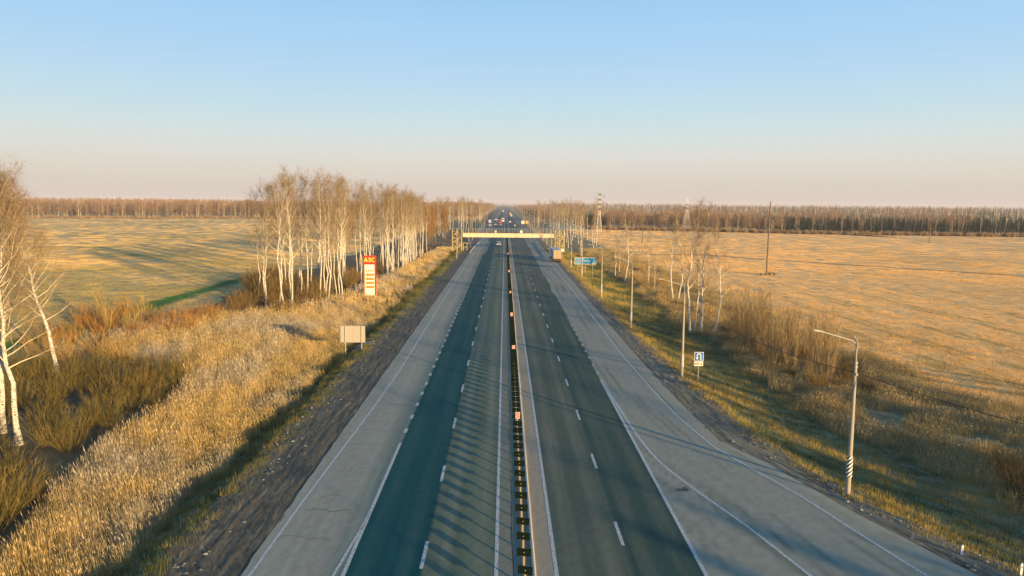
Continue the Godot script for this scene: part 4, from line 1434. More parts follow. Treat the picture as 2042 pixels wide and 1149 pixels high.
func bare_tree(sd: int, o: Dictionary) -> Array:
	# a leafless tree: [trunk mesh, crown mesh (limbs, then twigs)]
	var r := RandomNumberGenerator.new()
	r.seed = sd
	var h: float = o.h
	var tb := MB.new()
	var lb := MB.new()
	var wb := MB.new()
	var n := 12
	var path := PackedVector3Array()
	var rad := PackedFloat32Array()
	var drift: Vector3 = Vector3(r.randf_range(-1, 1), 0, r.randf_range(-1, 1)) * o.get("bend", 0.03) * h
	var lean: Vector3 = o.get("lean", Vector3.ZERO)
	for k in n + 1:
		var t := float(k) / n
		path.append(Vector3(0, t * h, 0) + lean * t + drift * sin(t * PI * 1.3) + Vector3(noise_b.get_noise_1d(t * 3.0 + sd), 0, noise_b.get_noise_1d(t * 3.0 + sd + 77.0)) * h * 0.012 * minf(t * 4.0, 1.0))
		rad.append(maxf(o.r * pow(1.0 - t, 0.85) * (1.0 + 0.5 * exp(-t * 30.0)), 0.012))
	path[0].y -= 0.5
	tb.tube(path, rad, o.sides, o.bark, false, 1.0 / (h + 1.0))
	var base_t: float = o.bare
	for q in int(o.limbs):
		var t := lerpf(base_t, 0.985, pow((q + r.randf()) / o.limbs, o.get("crowd", 0.85)))
		var tt := (t - base_t) / (1.0 - base_t)
		var p0 := at_path(path, t)
		var az := q * 2.39996 + r.randf_range(-0.6, 0.6)
		var tilt := deg_to_rad(lerpf(o.tilt_low, o.tilt_high, tt) + r.randf_range(-10, 10))
		var d := Vector3(cos(az) * sin(tilt), cos(tilt), sin(az) * sin(tilt))
		var L: float = h * lerpf(o.reach, o.reach * 0.45, pow(tt, 1.6)) * r.randf_range(0.55, 1.15)
		var lp := PackedVector3Array([p0])
		var lr := PackedFloat32Array()
		var r0: float = clampf(o.r * pow(1.0 - t, 0.85) * 0.55, 0.018, 0.09) * o.get("limb_thick", 1.0)
		lr.append(r0)
		var dd := d
		for k in 4:
			dd = (dd + Vector3(0, 0.13, 0) + jitter(r, o.get("wander", 0.16))).normalized()
			lp.append(lp[k] + dd * L * 0.25)
			lr.append(maxf(r0 * (1.0 - (k + 1) / 4.0 * 0.8), 0.008))
		lb.tube(lp, lr, o.limb_sides, o.limb, false, 1.0, o.limb_tip)
		for s in int(o.branches):
			var ss := lerpf(0.22, 1.0, (s + r.randf()) / o.branches)
			var b0 := at_path(lp, ss)
			var ld := (at_path(lp, minf(ss + 0.1, 1.0)) - at_path(lp, ss - 0.1)).normalized()
			var bd := (ld + across(ld, r) * r.randf_range(0.4, 1.1) + Vector3(0, 0.25, 0)).normalized()
			var bl := L * r.randf_range(0.22, 0.45) * (1.15 - 0.4 * ss)
			var b1 := b0 + bd * bl * 0.55
			var b2 := b1 + (bd + jitter(r, 0.35) + Vector3(0, o.get("rise", 0.1), 0)).normalized() * bl * 0.5
			wb.ribbon(b0, b1, b2, o.twig_w * 1.7, across(bd, r), o.limb_tip.lerp(o.twig, 0.5))
			for w in int(o.twigs):
				var u := r.randf()
				var w0 := b0.lerp(b1, u * 2.0) if u < 0.5 else b1.lerp(b2, u * 2.0 - 1.0)
				var wd := (bd * 0.6 + jitter(r, 1.0) + Vector3(0, o.get("rise", 0.1), 0)).normalized()
				var wl: float = o.twig_l * r.randf_range(0.5, 1.3)
				var w1 := w0 + wd * wl * 0.5
				var w2 := w1 + (wd + Vector3(0, -o.droop, 0) + jitter(r, 0.3)).normalized() * wl * 0.55
				var k := r.randf_range(0.7, 1.35)
				wb.ribbon(w0, w1, w2, o.twig_w, across(wd, r), Color(o.twig.r * k, o.twig.g * k, o.twig.b * k))
	var crown := lb.mesh(M.birch_limb)
	wb.mesh(M.twig, crown)
	return [tb.mesh(M.birch_bark), crown]

func tree_node(meshes: Array) -> Node3D:
	var o := Node3D.new()
	part(o, "trunk", meshes[0])
	part(o, "crown", meshes[1])
	return o

func birch(extra := {}) -> Dictionary:
	var o := {"h": 22.0, "r": 0.165, "sides": 8, "bark": Color(1, 1, 1), "bare": 0.42, "limbs": 16, "tilt_low": 50.0, "tilt_high": 26.0, "reach": 0.25, "limb_sides": 4, "limb": Color(0.60, 0.52, 0.38), "limb_tip": Color(0.44, 0.35, 0.23), "limb_thick": 1.15,
		"branches": 7, "twigs": 10, "twig_w": 0.019, "twig_l": 1.5, "droop": 0.55, "twig": Color(0.205, 0.148, 0.088)}
	o.merge(extra, true)
	return o

func plant(src: Node3D, called: String, x: float, z: float, scale: float, label: String, group: String, turn := -1.0, wide := 1.0):
	var b := Basis(Vector3.UP, rng.randf() * TAU if turn < 0.0 else turn) * Basis(Vector3(0, 0, 1), rng.randf_range(-0.025, 0.025))
	copy(src, called, Transform3D(b.scaled(Vector3(scale * wide, scale, scale * wide)), Vector3(x, land(x, z) - 0.05, z)), label, "tree", group)

func build_trees():
	# --- prototypes
	var mid := []
	for k in 9:
		mid.append(tree_node(bare_tree(100 + k, birch({"h": 22.0, "bare": [0.5, 0.42, 0.36][k % 3], "bend": [0.02, 0.05, 0.035][k % 3]}))))
	var brown := []
	for k in 4:
		brown.append(tree_node(bare_tree(300 + k, birch({"h": 14.0, "r": 0.13, "bare": 0.12, "limbs": 22, "reach": 0.27, "tilt_low": 38.0, "bark": Color(0.42, 0.33, 0.2), "limb": Color(0.26, 0.18, 0.09), "limb_tip": Color(0.22, 0.14, 0.06), "twig": Color(0.27, 0.155, 0.06), "twig_w": 0.034, "twigs": 11, "droop": 0.0, "rise": 0.4}))))
	var slim := []
	for k in 4:
		slim.append(tree_node(bare_tree(400 + k, birch({"h": 18.0, "r": 0.18, "limb_thick": 1.5, "bare": 0.33, "limbs": 15, "branches": 6, "twigs": 9, "reach": 0.19, "bend": 0.04}))))
	var edge := []
	for k in 6:
		edge.append(tree_node(bare_tree(500 + k, birch({"h": 20.0, "r": 0.2, "sides": 5, "bare": [0.45, 0.3][k % 2], "limbs": 11, "branches": 4, "twigs": 6, "twig_w": 0.07, "twig_l": 1.8, "limb_sides": 3, "reach": 0.17, "twig": Color(0.235, 0.155, 0.10), "bark": Color(0.85, 0.78, 0.62) if k % 2 == 0 else Color(0.45, 0.38, 0.28), "limb_thick": 1.3}))))
	# --- the big birches at the left edge
	var hero := {"twigs": 16, "branches": 9, "limbs": 36, "sides": 12, "limb_sides": 6, "twig_w": 0.016, "twig_l": 1.35, "droop": 0.8, "r": 0.23, "bare": 0.30, "reach": 0.30, "tilt_low": 62.0, "limb_thick": 0.72, "wander": 0.24}
	var h1 := tree_node(bare_tree(901, birch(hero.merged({"h": 20.6, "lean": Vector3(-0.2, 0, 0.5), "bend": 0.03}, true))))
	var h2 := tree_node(bare_tree(905, birch(hero.merged({"h": 20.5, "lean": Vector3(-4.0, 0, 0.0), "bend": 0.01}, true))))
	var h3 := tree_node(bare_tree(911, birch(hero.merged({"h": 20.2, "lean": Vector3(1.8, 0, 0.0), "bend": 0.02}, true))))
	plant(h1, "birch_tree", -40.0, -59.0, 1.0, "large foreground birch at the left edge, its trunk rooted in the olive shrubs", "", 0.0)
	plant(h2, "birch_tree", -51.4, -83.2, 1.0, "leaning birch right of the foreground trunks, standing behind pale bushes", "", 0.0)
	plant(h3, "birch_tree", -43.4, -62.0, 1.0, "birch cut by the left picture edge, close beside the large foreground trunk", "", 0.0)
	plant(h2, "birch_tree", -50.5, -66.0, 0.92, "birch just outside the left picture edge whose twigs reach into view", "", 2.1)
	# --- grove on the left: the trees that can be told apart, then the rest
	plant(mid[2], "birch_tree", -45.0, -137.0, 0.62, "short forked birch, leftmost of the grove, before the dark thicket", "", 1.0)
	plant(mid[1], "birch_tree", -38.9, -129.5, 1.10, "tallest birch at the near left end of the grove", "", 0.4)
	plant(mid[5], "birch_tree", -38.2, -130.4, 1.04, "birch twinned with the tallest one at the grove's near end", "", 2.7)
	plant(mid[0], "birch_tree", -35.9, -146.0, 1.06, "birch of the close pair at the grove's front, left one", "", 2.0)
	plant(mid[3], "birch_tree", -35.2, -145.4, 1.03, "birch of the close pair at the grove's front, right one", "", 4.0)
	plant(mid[4], "birch_tree", -32.6, -147.5, 1.05, "leaning birch at the grove's front just left of the price column", "", 3.0)
	var belt := [[-138.0, -50.0, -36.0], [-160.0, -51.0, -32.5], [-190.0, -48.0, -31.0], [-215.0, -42.0, -29.5], [-255.0, -37.0, -29.0], [-305.0, -37.0, -29.0]]
	var placed := []
	var tries := 0
	while placed.size() < 96 and tries < 5000:
		tries += 1
		var z := lerpf(-140.0, -285.0, rng.randf())
		var lo := -50.0
		var hi := -32.0
		for k in belt.size() - 1:
			if z <= belt[k][0] and z >= belt[k + 1][0]:
				var t: float = (belt[k][0] - z) / (belt[k][0] - belt[k + 1][0])
				lo = lerpf(belt[k][1], belt[k + 1][1], t)
				hi = lerpf(belt[k][2], belt[k + 1][2], t)
		var x := lerpf(lo, hi, pow(rng.randf(), 0.7))
		var ok := true
		for q in placed:
			if Vector2(x, z).distance_to(q) < 1.0: ok = false
		if Vector2(x + 27.7, z + 150.0).length() < 4.0 or (z > -150.0 and x > -34.0): ok = false
		if not ok: continue
		placed.append(Vector2(x, z))
		plant(mid[rng.randi() % 9], "birch_tree", x, z, rng.randf_range(0.93, 1.12) * lerpf(1.0, 0.86, clampf((-z - 190.0) / 110.0, 0.0, 1.0)), "slender white birch among the crowded grove behind the price column", "birches of the left grove", -1.0, 0.95)
	# --- rows along the road farther off
	for k in 14:
		var z := -318.0 - k * 8.5
		plant(brown[k % 4], "alder_tree", rng.randf_range(-46.0, -31.0), z, rng.randf_range(1.0, 1.25), "rusty brown twiggy tree between the grove and the far left birches", "brown trees left of the footbridge")
	for k in 36:
		var z := -430.0 - pow(k / 36.0, 1.3) * 500.0
		plant(mid[rng.randi() % 9], "birch_tree", rng.randf_range(-46.0, -25.0), z + rng.randf_range(-4, 4), rng.randf_range(0.88, 1.05), "birch of the far left roadside row seen above the footbridge", "birches of the far left row")
	for k in 12:
		plant(brown[k % 4], "alder_tree", rng.randf_range(-90.0, -50.0), rng.randf_range(-640.0, -330.0), rng.randf_range(0.9, 1.3), "brown twiggy tree in the backing of the far left row", "brown trees behind the far left row")
	for k in 50:
		var z := -330.0 - pow(k / 50.0, 1.2) * 470.0
		plant((mid if k % 3 else slim)[rng.randi() % 4], "birch_tree", rng.randf_range(27.0, 30.0 + (-z) * 0.045), z + rng.randf_range(-5, 5), rng.randf_range(0.80, 0.98), "birch of the far right roadside row beyond the footbridge", "birches of the far right row")
	# --- right verge, one by one
	var rv := [
		[30.0, -115.9, 1.12, 0, "straight birch, tallest of the clump behind the second lamp post"], [31.1, -118.3, 1.0, 1, "birch leaning right in the clump behind the second lamp post"], [31.6, -115.0, 1.06, 2, "rightmost straight birch of the clump behind the second lamp post"],
		[33.2, -113.7, 0.95, 3, "crooked birch leaning right, apart from the right verge clump"], [36.2, -154.6, 1.04, 1, "left birch of the pair above the second lamp's arm"], [36.9, -153.6, 0.98, 2, "right birch of the pair above the second lamp's arm"],
		[31.9, -192.5, 1.02, 3, "birch behind the third lamp post on the right verge"], [33.6, -214.0, 0.55, 0, "short broken birch left of the third lamp post"], [36.5, -184.4, 0.72, 2, "thin dark young birch right of the third lamp post"], [35.7, -173.5, 0.45, 1, "small young birch between third lamp post and birch pair"],
		[31.2, -205.0, 0.62, 1, "short birch leaning far over near the verge, left of the third lamp post"], [27.5, -262.0, 1.05, 2, "bare birch standing over the lamp posts right of the trailer"]]
	for s in rv: plant(slim[s[3]], "birch_tree", s[0], s[1], s[2], s[4], "", 0.3 if s[3] == 3 else -1.0)
	# the belt goes on outside the right edge: young growth that shades the verge, a few birches that draw shadows across the road
	for k in 60:
		var z := -54.0 + k * 1.45 + rng.randf_range(-2, 2)
		var x := 58.0 + rng.randf_range(-3, 15) + maxf(0.0, -z - 40.0) * 0.7
		plant(brown[k % 4], "alder_tree", x, z, rng.randf_range(0.42, 0.68), "young twiggy tree of the roadside belt outside the right edge of the view", "young trees outside the view")
	for k in 5:
		var z := -34.0 + k * 17.0 + rng.randf_range(-3, 3)
		plant(mid[k % 9], "birch_tree", rng.randf_range(62.0, 92.0), z, rng.randf_range(0.75, 1.0), "birch of the roadside belt outside the right edge of the view", "birches outside the view")
	# --- edges of the far woods
	for k in 58:
		var t := rng.randf()
		var x := lerpf(-500.0, -262.0, t)
		plant(edge[k % 6], "forest_tree", x, left_edge(x) + rng.randf_range(-9.0, 2.5), rng.randf_range(0.72, 1.06), "bare birch on the front edge of the wood beyond the left field", "trees on the edge of the left wood")
	for k in 64:
		var t := rng.randf()
		var x := lerpf(72.0, 400.0, t)
		plant(edge[(k * 5 + 1) % 6], "forest_tree", x, right_edge(x) + rng.randf_range(-10.0, 2.5), rng.randf_range(0.5, 0.76), "bare birch on the front edge of the wood beyond the right field", "trees on the edge of the right wood")
	for a in [mid, brown, slim, edge, [h1, h2, h3]]:
		for q in a: q.free()
	far_woods()

func left_edge(x: float) -> float: return -885.0 + (x + 150.0) * -0.40 if x > -640.0 else -689.0
func right_edge(x: float) -> float:
	return table([[-0.0, -600.0], [-66.0, -578.0], [-94.0, -569.0], [-214.0, -528.0], [-360.0, -507.0], [-560.0, -480.0], [-3000.0, -400.0]], -x)

func wood_mesh(sd: int, conifer: bool) -> ArrayMesh:
	var r := RandomNumberGenerator.new()
	r.seed = sd
	var wb := MB.new()
	if conifer:
		wb.tube_plain(Vector3.ZERO, Vector3(0, 16, 0), 0.22, Color(0.10, 0.07, 0.05))
		for k in 90:
			var t := pow(r.randf(), 0.8)
			var y := lerpf(2.0, 17.5, t)
			var L := lerpf(3.0, 0.3, t) * r.randf_range(0.7, 1.15)
			var a := r.randf() * TAU
			var d := Vector3(cos(a), -0.25, sin(a))
			var q := r.randf_range(0.6, 1.4)
			wb.ribbon(Vector3(0, y, 0), Vector3(0, y, 0) + d * L * 0.55, Vector3(0, y - 0.3, 0) + d * L, 0.95, Vector3(-sin(a), r.randf_range(-0.4, 0.4), cos(a)), Color(0.028 * q, 0.055 * q, 0.040 * q))
	else:
		var pale := r.randf() < 0.5
		wb.tube_plain(Vector3.ZERO, Vector3(r.randf_range(-0.6, 0.6), 17, 0), 0.17, Color(0.52, 0.44, 0.32) if pale else Color(0.26, 0.19, 0.13))
		for k in 120:
			var t := r.randf()
			var y := lerpf(6.5, 16.0, t)
			var a := r.randf() * TAU
			var L := lerpf(4.0, 2.0, t) * r.randf_range(0.6, 1.2)
			var d := Vector3(cos(a) * 0.55, 0.8, sin(a) * 0.55).normalized()
			var q := r.randf_range(0.65, 1.35)
			var p := Vector3(cos(a), 0, sin(a)) * r.randf_range(0.0, 1.6) + Vector3(0, y, 0)
			wb.ribbon(p, p + d * L * 0.55, p + (d + jitter(r, 0.3)) * L, 0.12, across(d, r), Color(0.225 * q, 0.152 * q, 0.105 * q))
	return wb.mesh(M.twig)

func far_woods():
	# the body of the woods behind their edges and the wooded rise at the horizon: masses nobody could count
	var bare := []
	var fir := []
	for k in 5: bare.append([])
	for k in 3: fir.append([])
	var r := RandomNumberGenerator.new()
	r.seed = 77
	var count := 0
	var tries := 0
	while count < 19000 and tries < 90000:
		tries += 1
		var a := r.randf_range(-0.72, 0.72) if r.randf() < 0.86 else r.randf_range(-0.09, 0.09)
		var d := 0.0
		if r.randf() < 0.45:
			d = (560.0 if a > 0 else 850.0) + 260.0 * pow(r.randf(), 1.4)
		else:
			d = 600.0 * pow(6.0, r.randf())
		var x := sin(a) * d
		var z := -cos(a) * d
		if absf(x) < 30.0 and z > -3350.0: continue
		if x < -60.0 and z > left_edge(x) - 3.0: continue
		if absf(x) <= 66.0 and z > -760.0: continue
		if x > 0.0 and z > right_edge(x) - 4.0: continue
		var s := r.randf_range(0.55, 1.08) * (0.80 if x > 0.0 else 1.0)
		if x < 0.0 and z > -1100.0: s *= 1.12
		s *= 1.0 + 0.16 * noise_a.get_noise_2d(x * 0.02, z * 0.02)
		count += 1
		var b := Basis(Vector3.UP, r.randf() * TAU).scaled(Vector3(s, s, s) * (1.0 if d < 1200.0 else 1.15))
		var xf := Transform3D(b, Vector3(x, land(x, z) - 0.3, z))
		var green := noise_a.get_noise_2d(x * 0.006 + 17.0, z * 0.0022 + 4.0)
		if green > ((0.13 if d < 720.0 else 0.02) if x > 0.0 else 0.33) or (x > 300.0 and green > -0.15):
			fir[r.randi() % 3].append([xf.scaled_local(Vector3(0.8, 0.8, 0.8)), tint(r, 0.8, 1.25)])
		else:
			bare[r.randi() % 5].append([xf, tint(r, 0.75, 1.25)])
	var root := stuff_root("distant_wood", "brown leafless wood with dark conifers filling the skyline", "wood")
	for k in 5: scatter(root, "bare_trees", wood_mesh(700 + k, false), bare[k])
	for k in 3: scatter(root, "conifers", wood_mesh(800 + k, true), fir[k])
	# young growth at the foot of the wood
	var low := []
	for k in 1500:
		var right := r.randf() < 0.55
		var x := r.randf_range(66.0, 480.0) if right else r.randf_range(-520.0, -120.0)
		var z := (right_edge(x) if right else left_edge(x)) + r.randf_range(-4.0, 4.5)
		var s := r.randf_range(0.5, 1.5)
		low.append([Transform3D(Basis(Vector3.UP, r.randf() * TAU).scaled(Vector3(s * 1.5, s, s * 1.5)), Vector3(x, land(x, z), z)), tint(r, 0.7, 1.2)])
	var yg := stuff_root("young_growth", "low purplish brush along the foot of the far woods", "brush")
	scatter(yg, "brush", shrub_mesh(31, 60, 2.6, 0.5, 0.06, Color(0.30, 0.21, 0.125), 3), low)

func tint(r: RandomNumberGenerator, lo: float, hi: float) -> Color:
	var k := r.randf_range(lo, hi)
	return Color(k * r.randf_range(0.93, 1.07), k, k * r.randf_range(0.92, 1.08))

func stuff_root(called: String, label: String, category: String) -> Node3D:
	var o := thing(called, Vector3.ZERO, label, category)
	o.set_meta("kind", "stuff")
	return o

func scatter(parent: Node, called: String, m: Mesh, where: Array):
	if where.is_empty(): return
	var mm := MultiMesh.new()
	mm.transform_format = MultiMesh.TRANSFORM_3D
	mm.use_colors = true
	mm.instance_count = where.size()
	mm.mesh = m
	for k in where.size():
		mm.set_instance_transform(k, where[k][0])
		mm.set_instance_color(k, where[k][1])
	var o := MultiMeshInstance3D.new()
	o.name = called
	o.multimesh = mm
	o.set_meta("kind", "stuff")
	parent.add_child(o, true)

# ------------------------------------------------------------------ shrubs
func shrub_mesh(sd: int, stems: int, h: float, spread: float, w: float, col: Color, subs: int, upright := 0.0) -> ArrayMesh:
	var r := RandomNumberGenerator.new()
	r.seed = sd
	var mb := MB.new()
	for k in stems:
		var a := r.randf() * TAU
		var out := sqrt(r.randf()) * spread
		var base := Vector3(cos(a), 0, sin(a)) * out * 0.28 * h
		base.y = -0.1
		var L := h * r.randf_range(0.55, 1.1) * (1.0 - 0.25 * out)
		var d := (Vector3(cos(a) * out, 1.0 + upright, sin(a) * out) + jitter(r, 0.18)).normalized()
		var p1 := base + d * L * 0.5
		var p2 := p1 + (d + Vector3(0, 0.12, 0) + jitter(r, 0.16)).normalized() * L * 0.5
		var q := r.randf_range(0.5, 1.5)
		var c := Color(col.r * q, col.g * q, col.b * q)
		mb.ribbon(base, p1, p2, w * 1.6, across(d, r), c)
		for s in subs:
			var t := r.randf_range(0.25, 0.98)
			var s0 := base.lerp(p1, t * 2.0) if t < 0.5 else p1.lerp(p2, t * 2.0 - 1.0)
			var sdv := (d + jitter(r, 0.6) + Vector3(0, 0.2, 0)).normalized()
			var sl := L * r.randf_range(0.12, 0.32)
			mb.ribbon(s0, s0 + sdv * sl * 0.5, s0 + (sdv + jitter(r, 0.2)) * sl, w, across(sdv, r), Color(c.r * 1.1, c.g * 1.08, c.b * 1.05))
	return mb.mesh(M.twig)

func bushes(kind: Array, called: String, spots: Array, label: String, group: String):
	for s in spots:
		var k: int = rng.randi() % kind.size()
		var sc: float = s[2] * rng.randf_range(0.85, 1.15)
		var xf := Transform3D(Basis(Vector3.UP, rng.randf() * TAU).scaled(Vector3(sc * rng.randf_range(0.9, 1.15), sc, sc * rng.randf_range(0.9, 1.15))), Vector3(s[0], land(s[0], s[1]), s[1]))
		solo(called, kind[k], xf, label, "shrub", group)

func fill(n: int, lo: Vector2, hi: Vector2, gap: float, test: Callable, scale: Vector2) -> Array:
	var out := []
	var tries := 0
	while out.size() < n and tries < n * 60:
		tries += 1
		var p := Vector2(rng.randf_range(lo.x, hi.x), rng.randf_range(lo.y, hi.y))
		if not test.call(p): continue
		var ok := true
		for q in out:
			if Vector2(q[0], q[1]).distance_to(p) < gap:
				ok = false
				break
		if ok: out.append([p.x, p.y, rng.randf_range(scale.x, scale.y)])
	return out

func shrub_side(z: float) -> float:
	# the right-hand limit of the olive willow mass on the left
	return table([[-20.0, -23.5], [-34.0, -26.5], [-45.0, -29.6], [-54.0, -31.4], [-66.0, -31.8], [-78.0, -33.0], [-85.0, -38.5], [-92.0, -52.0]], z)

func build_shrubs():
	var olive := []
	var straw := []
	var rust := []
	var dark := []
	for k in 4:
		olive.append(shrub_mesh(20 + k, 105, 3.2, 0.72, 0.018, Color(0.135, 0.105, 0.036), 10))
		straw.append(shrub_mesh(40 + k, 110, 3.0, 0.75, 0.016, Color(0.36, 0.235, 0.085), 7))
		rust.append(shrub_mesh(60 + k, 110, 2.8, 0.6, 0.018, Color(0.285, 0.155, 0.05), 8))
		dark.append(shrub_mesh(80 + k, 120, 3.2, 0.65, 0.02, Color(0.165, 0.112, 0.045), 9))
	bushes(olive, "willow_shrub", fill(82, Vector2(-58, -86), Vector2(-26, -34), 1.95, func(p): return p.x < shrub_side(p.y) - 1.0 and p.x > -0.62 * -p.y - 14.0, Vector2(0.62, 1.2)), "olive leafless willow shrub in the dense mass below the foreground birches", "willow shrubs on the left")
	bushes(straw, "willow_shrub", [[-53.5, -89.0, 1.15], [-56.0, -91.5, 1.2], [-58.5, -90.5, 1.1], [-50.0, -92.5, 1.0], [-48.2, -91.0, 1.15], [-46.5, -94.0, 1.0], [-52.0, -95.0, 1.1], [-60.5, -94.5, 1.2], [-55.5, -97.5, 1.1], [-49.0, -97.5, 1.0]], "straw coloured bush with radiating stems beside the leaning birch", "pale bushes by the leaning birch")
	bushes(rust, "willow_shrub", fill(26, Vector2(-66, -124), Vector2(-47, -98), 2.2, func(p): return p.y < -100.0, Vector2(1.0, 1.45)), "rusty orange shrub between the reeds and the left field", "rusty shrubs before the left field")
	bushes(dark, "willow_shrub", fill(60, Vector2(-62, -180), Vector2(-36, -121), 2.0, func(p): return p.x > -47.0 + (p.y + 121.0) * 0.24, Vector2(0.9, 1.75)), "dark brown shrub in the thicket at the foot of the grove", "dark thicket by the grove")
	bushes(dark, "willow_shrub", fill(26, Vector2(-50, -250), Vector2(-31, -150), 3.0, func(p): return true, Vector2(0.6, 1.1)), "low brown shrub under the birches of the grove", "undergrowth of the grove")
	bushes(rust, "willow_shrub", [[-38.5, -77.0, 0.8], [-37.0, -100.0, 0.7], [-41.5, -104.0, 0.8], [-31.5, -108.0, 0.6], [-35.0, -115.0, 0.75], [-33.0, -90.0, 0.5]], "small rusty shrub standing among the reeds", "shrubs among the reeds")
	# tall young stems on the left, before the field
	var sap := []
	for k in 4: sap.append(shrub_mesh(120 + k, 16, 7.0, 0.20, 0.03, Color(0.33, 0.24, 0.09), 16, 1.2))
	bushes(sap, "sapling_clump", [[-58.0, -106.0, 0.95], [-61.0, -110.0, 0.85], [-54.0, -104.5, 0.8], [-63.5, -114.0, 0.95], [-56.5, -112.0, 0.7], [-60.0, -121.0, 0.75]], "thin yellowish saplings above the rusty shrubs at the left field's edge", "saplings by the left field")
	# thicket on the right verge
	var grey := []
	for k in 4: grey.append(shrub_mesh(140 + k, 22, 8.0, 0.26, 0.028, Color(0.25, 0.18, 0.095), 16, 0.9))
	bushes(grey, "sapling_clump", fill(34, Vector2(33.5, -116), Vector2(44, -82), 1.5, func(p): return p.x < 36.5 + (p.y + 116.0) * 0.12 + 4.0, Vector2(0.55, 1.05)), "upright bare saplings in the thicket right of the leaning birch", "sapling thicket on the right verge")
	bushes(dark, "willow_shrub", fill(22, Vector2(33, -118), Vector2(42, -78), 1.8, func(p): return true, Vector2(0.45, 0.8)), "dark low shrub at the foot of the right verge saplings", "low shrubs on the right verge")
	bushes(straw, "willow_shrub", fill(24, Vector2(31.5, -235), Vector2(44, -125), 3.0, func(p): return true, Vector2(0.6, 1.15)), "straw brown bush along the right verge between lamp posts and field", "bushes along the right verge")
	bushes(dark, "willow_shrub", [[36.4, -49.0, 0.8], [37.6, -51.5, 0.9], [36.6, -46.0, 0.75], [38.8, -54.0, 0.85]], "dark twiggy shrub in the shaded ditch at the lower right edge", "shrubs in the lower right ditch")
	bushes(dark, "willow_shrub", [[27.0, -255.0, 1.0], [30.0, -258.0, 1.1], [33.0, -262.0, 1.0], [28.0, -270.0, 0.9]], "dark shrub under the trees right of the parked trailer", "dark shrubs by the footbridge")
	bushes(rust, "willow_shrub", fill(20, Vector2(-34, -330), Vector2(-21, -240), 3.0, func(p): return p.x < -24.0, Vector2(0.5, 0.9)), "low rusty shrub in the verge left of the footbridge", "low shrubs left of the footbridge")
	bushes(dark, "willow_shrub", [[74.9, -208.4, 0.35], [76.4, -209.2, 0.4], [77.6, -208.6, 0.32], [73.8, -209.0, 0.3]], "small dry bush at the foot of the tallest utility pole", "bushes at the utility pole")

# ------------------------------------------------------------------ grasses
func patch_mesh(sd: int, size: float, count: int, h0: float, h1: float, w: float, plume: float, lean: Vector3, base_col: Color, tip_col: Color) -> ArrayMesh:
	var r := RandomNumberGenerator.new()
	r.seed = sd
	var mb := MB.new()
	for k in count:
		var p := Vector3(r.randf_range(-0.5, 0.5) * size, -0.05, r.randf_range(-0.5, 0.5) * size)
		var h := r.randf_range(h0, h1)
		var a := r.randf() * TAU
		var side := Vector3(cos(a), 0, sin(a))
		var d := (Vector3(r.randf_range(-0.22, 0.22), 1.0, r.randf_range(-0.22, 0.22)) + lean * r.randf_range(0.3, 1.3)).normalized()
		var q := r.randf_range(0.7, 1.3)
		var c := Color(base_col.r * q, base_col.g * q, base_col.b * q)
		if plume <= 0.0:
			mb.blade(p, p + d * h, w, side, c)
			continue
		var m := p + d * h * 0.6
		var e := m + (d + lean * 0.8).normalized() * h * 0.4
		mb.ribbon(p, m, e, w, side, c)
		if r.randf() < 0.55:
			var tc := Color(tip_col.r * q, tip_col.g * q, tip_col.b * q)
			mb.ribbon(e - d * plume * 0.55, e + lean * 0.03, e + (d + lean * 1.6).normalized() * plume * 0.5, w * 1.7, Vector3(-side.z, 0, side.x), tc)
		if r.randf() < 0.6:   # a hanging leaf
			var l0 := p + d * h * r.randf_range(0.3, 0.6)
			var ld := Vector3(cos(a * 3.0), 0.5, sin(a * 3.0))
			mb.ribbon(l0, l0 + ld * h * 0.12, l0 + ld * h * 0.2 + Vector3(0, -0.1, 0) * h, w * 1.1, Vector3.UP.cross(ld).normalized(), c)
	return mb.mesh(M.dry_grass)

func reed_side(z: float) -> float:
	# how far left the reeds reach
	return table([[0.0, -22.0], [-34.0, -26.0], [-45.0, -29.0], [-54.0, -31.0], [-66.0, -31.5], [-78.0, -33.0], [-86.0, -40.0], [-94.0, -53.0], [-108.0, -56.0], [-120.0, -48.0], [-128.0, -41.0], [-145.0, -34.0], [-170.0, -31.5], [-240.0, -29.0], [-400.0, -27.0]], z)

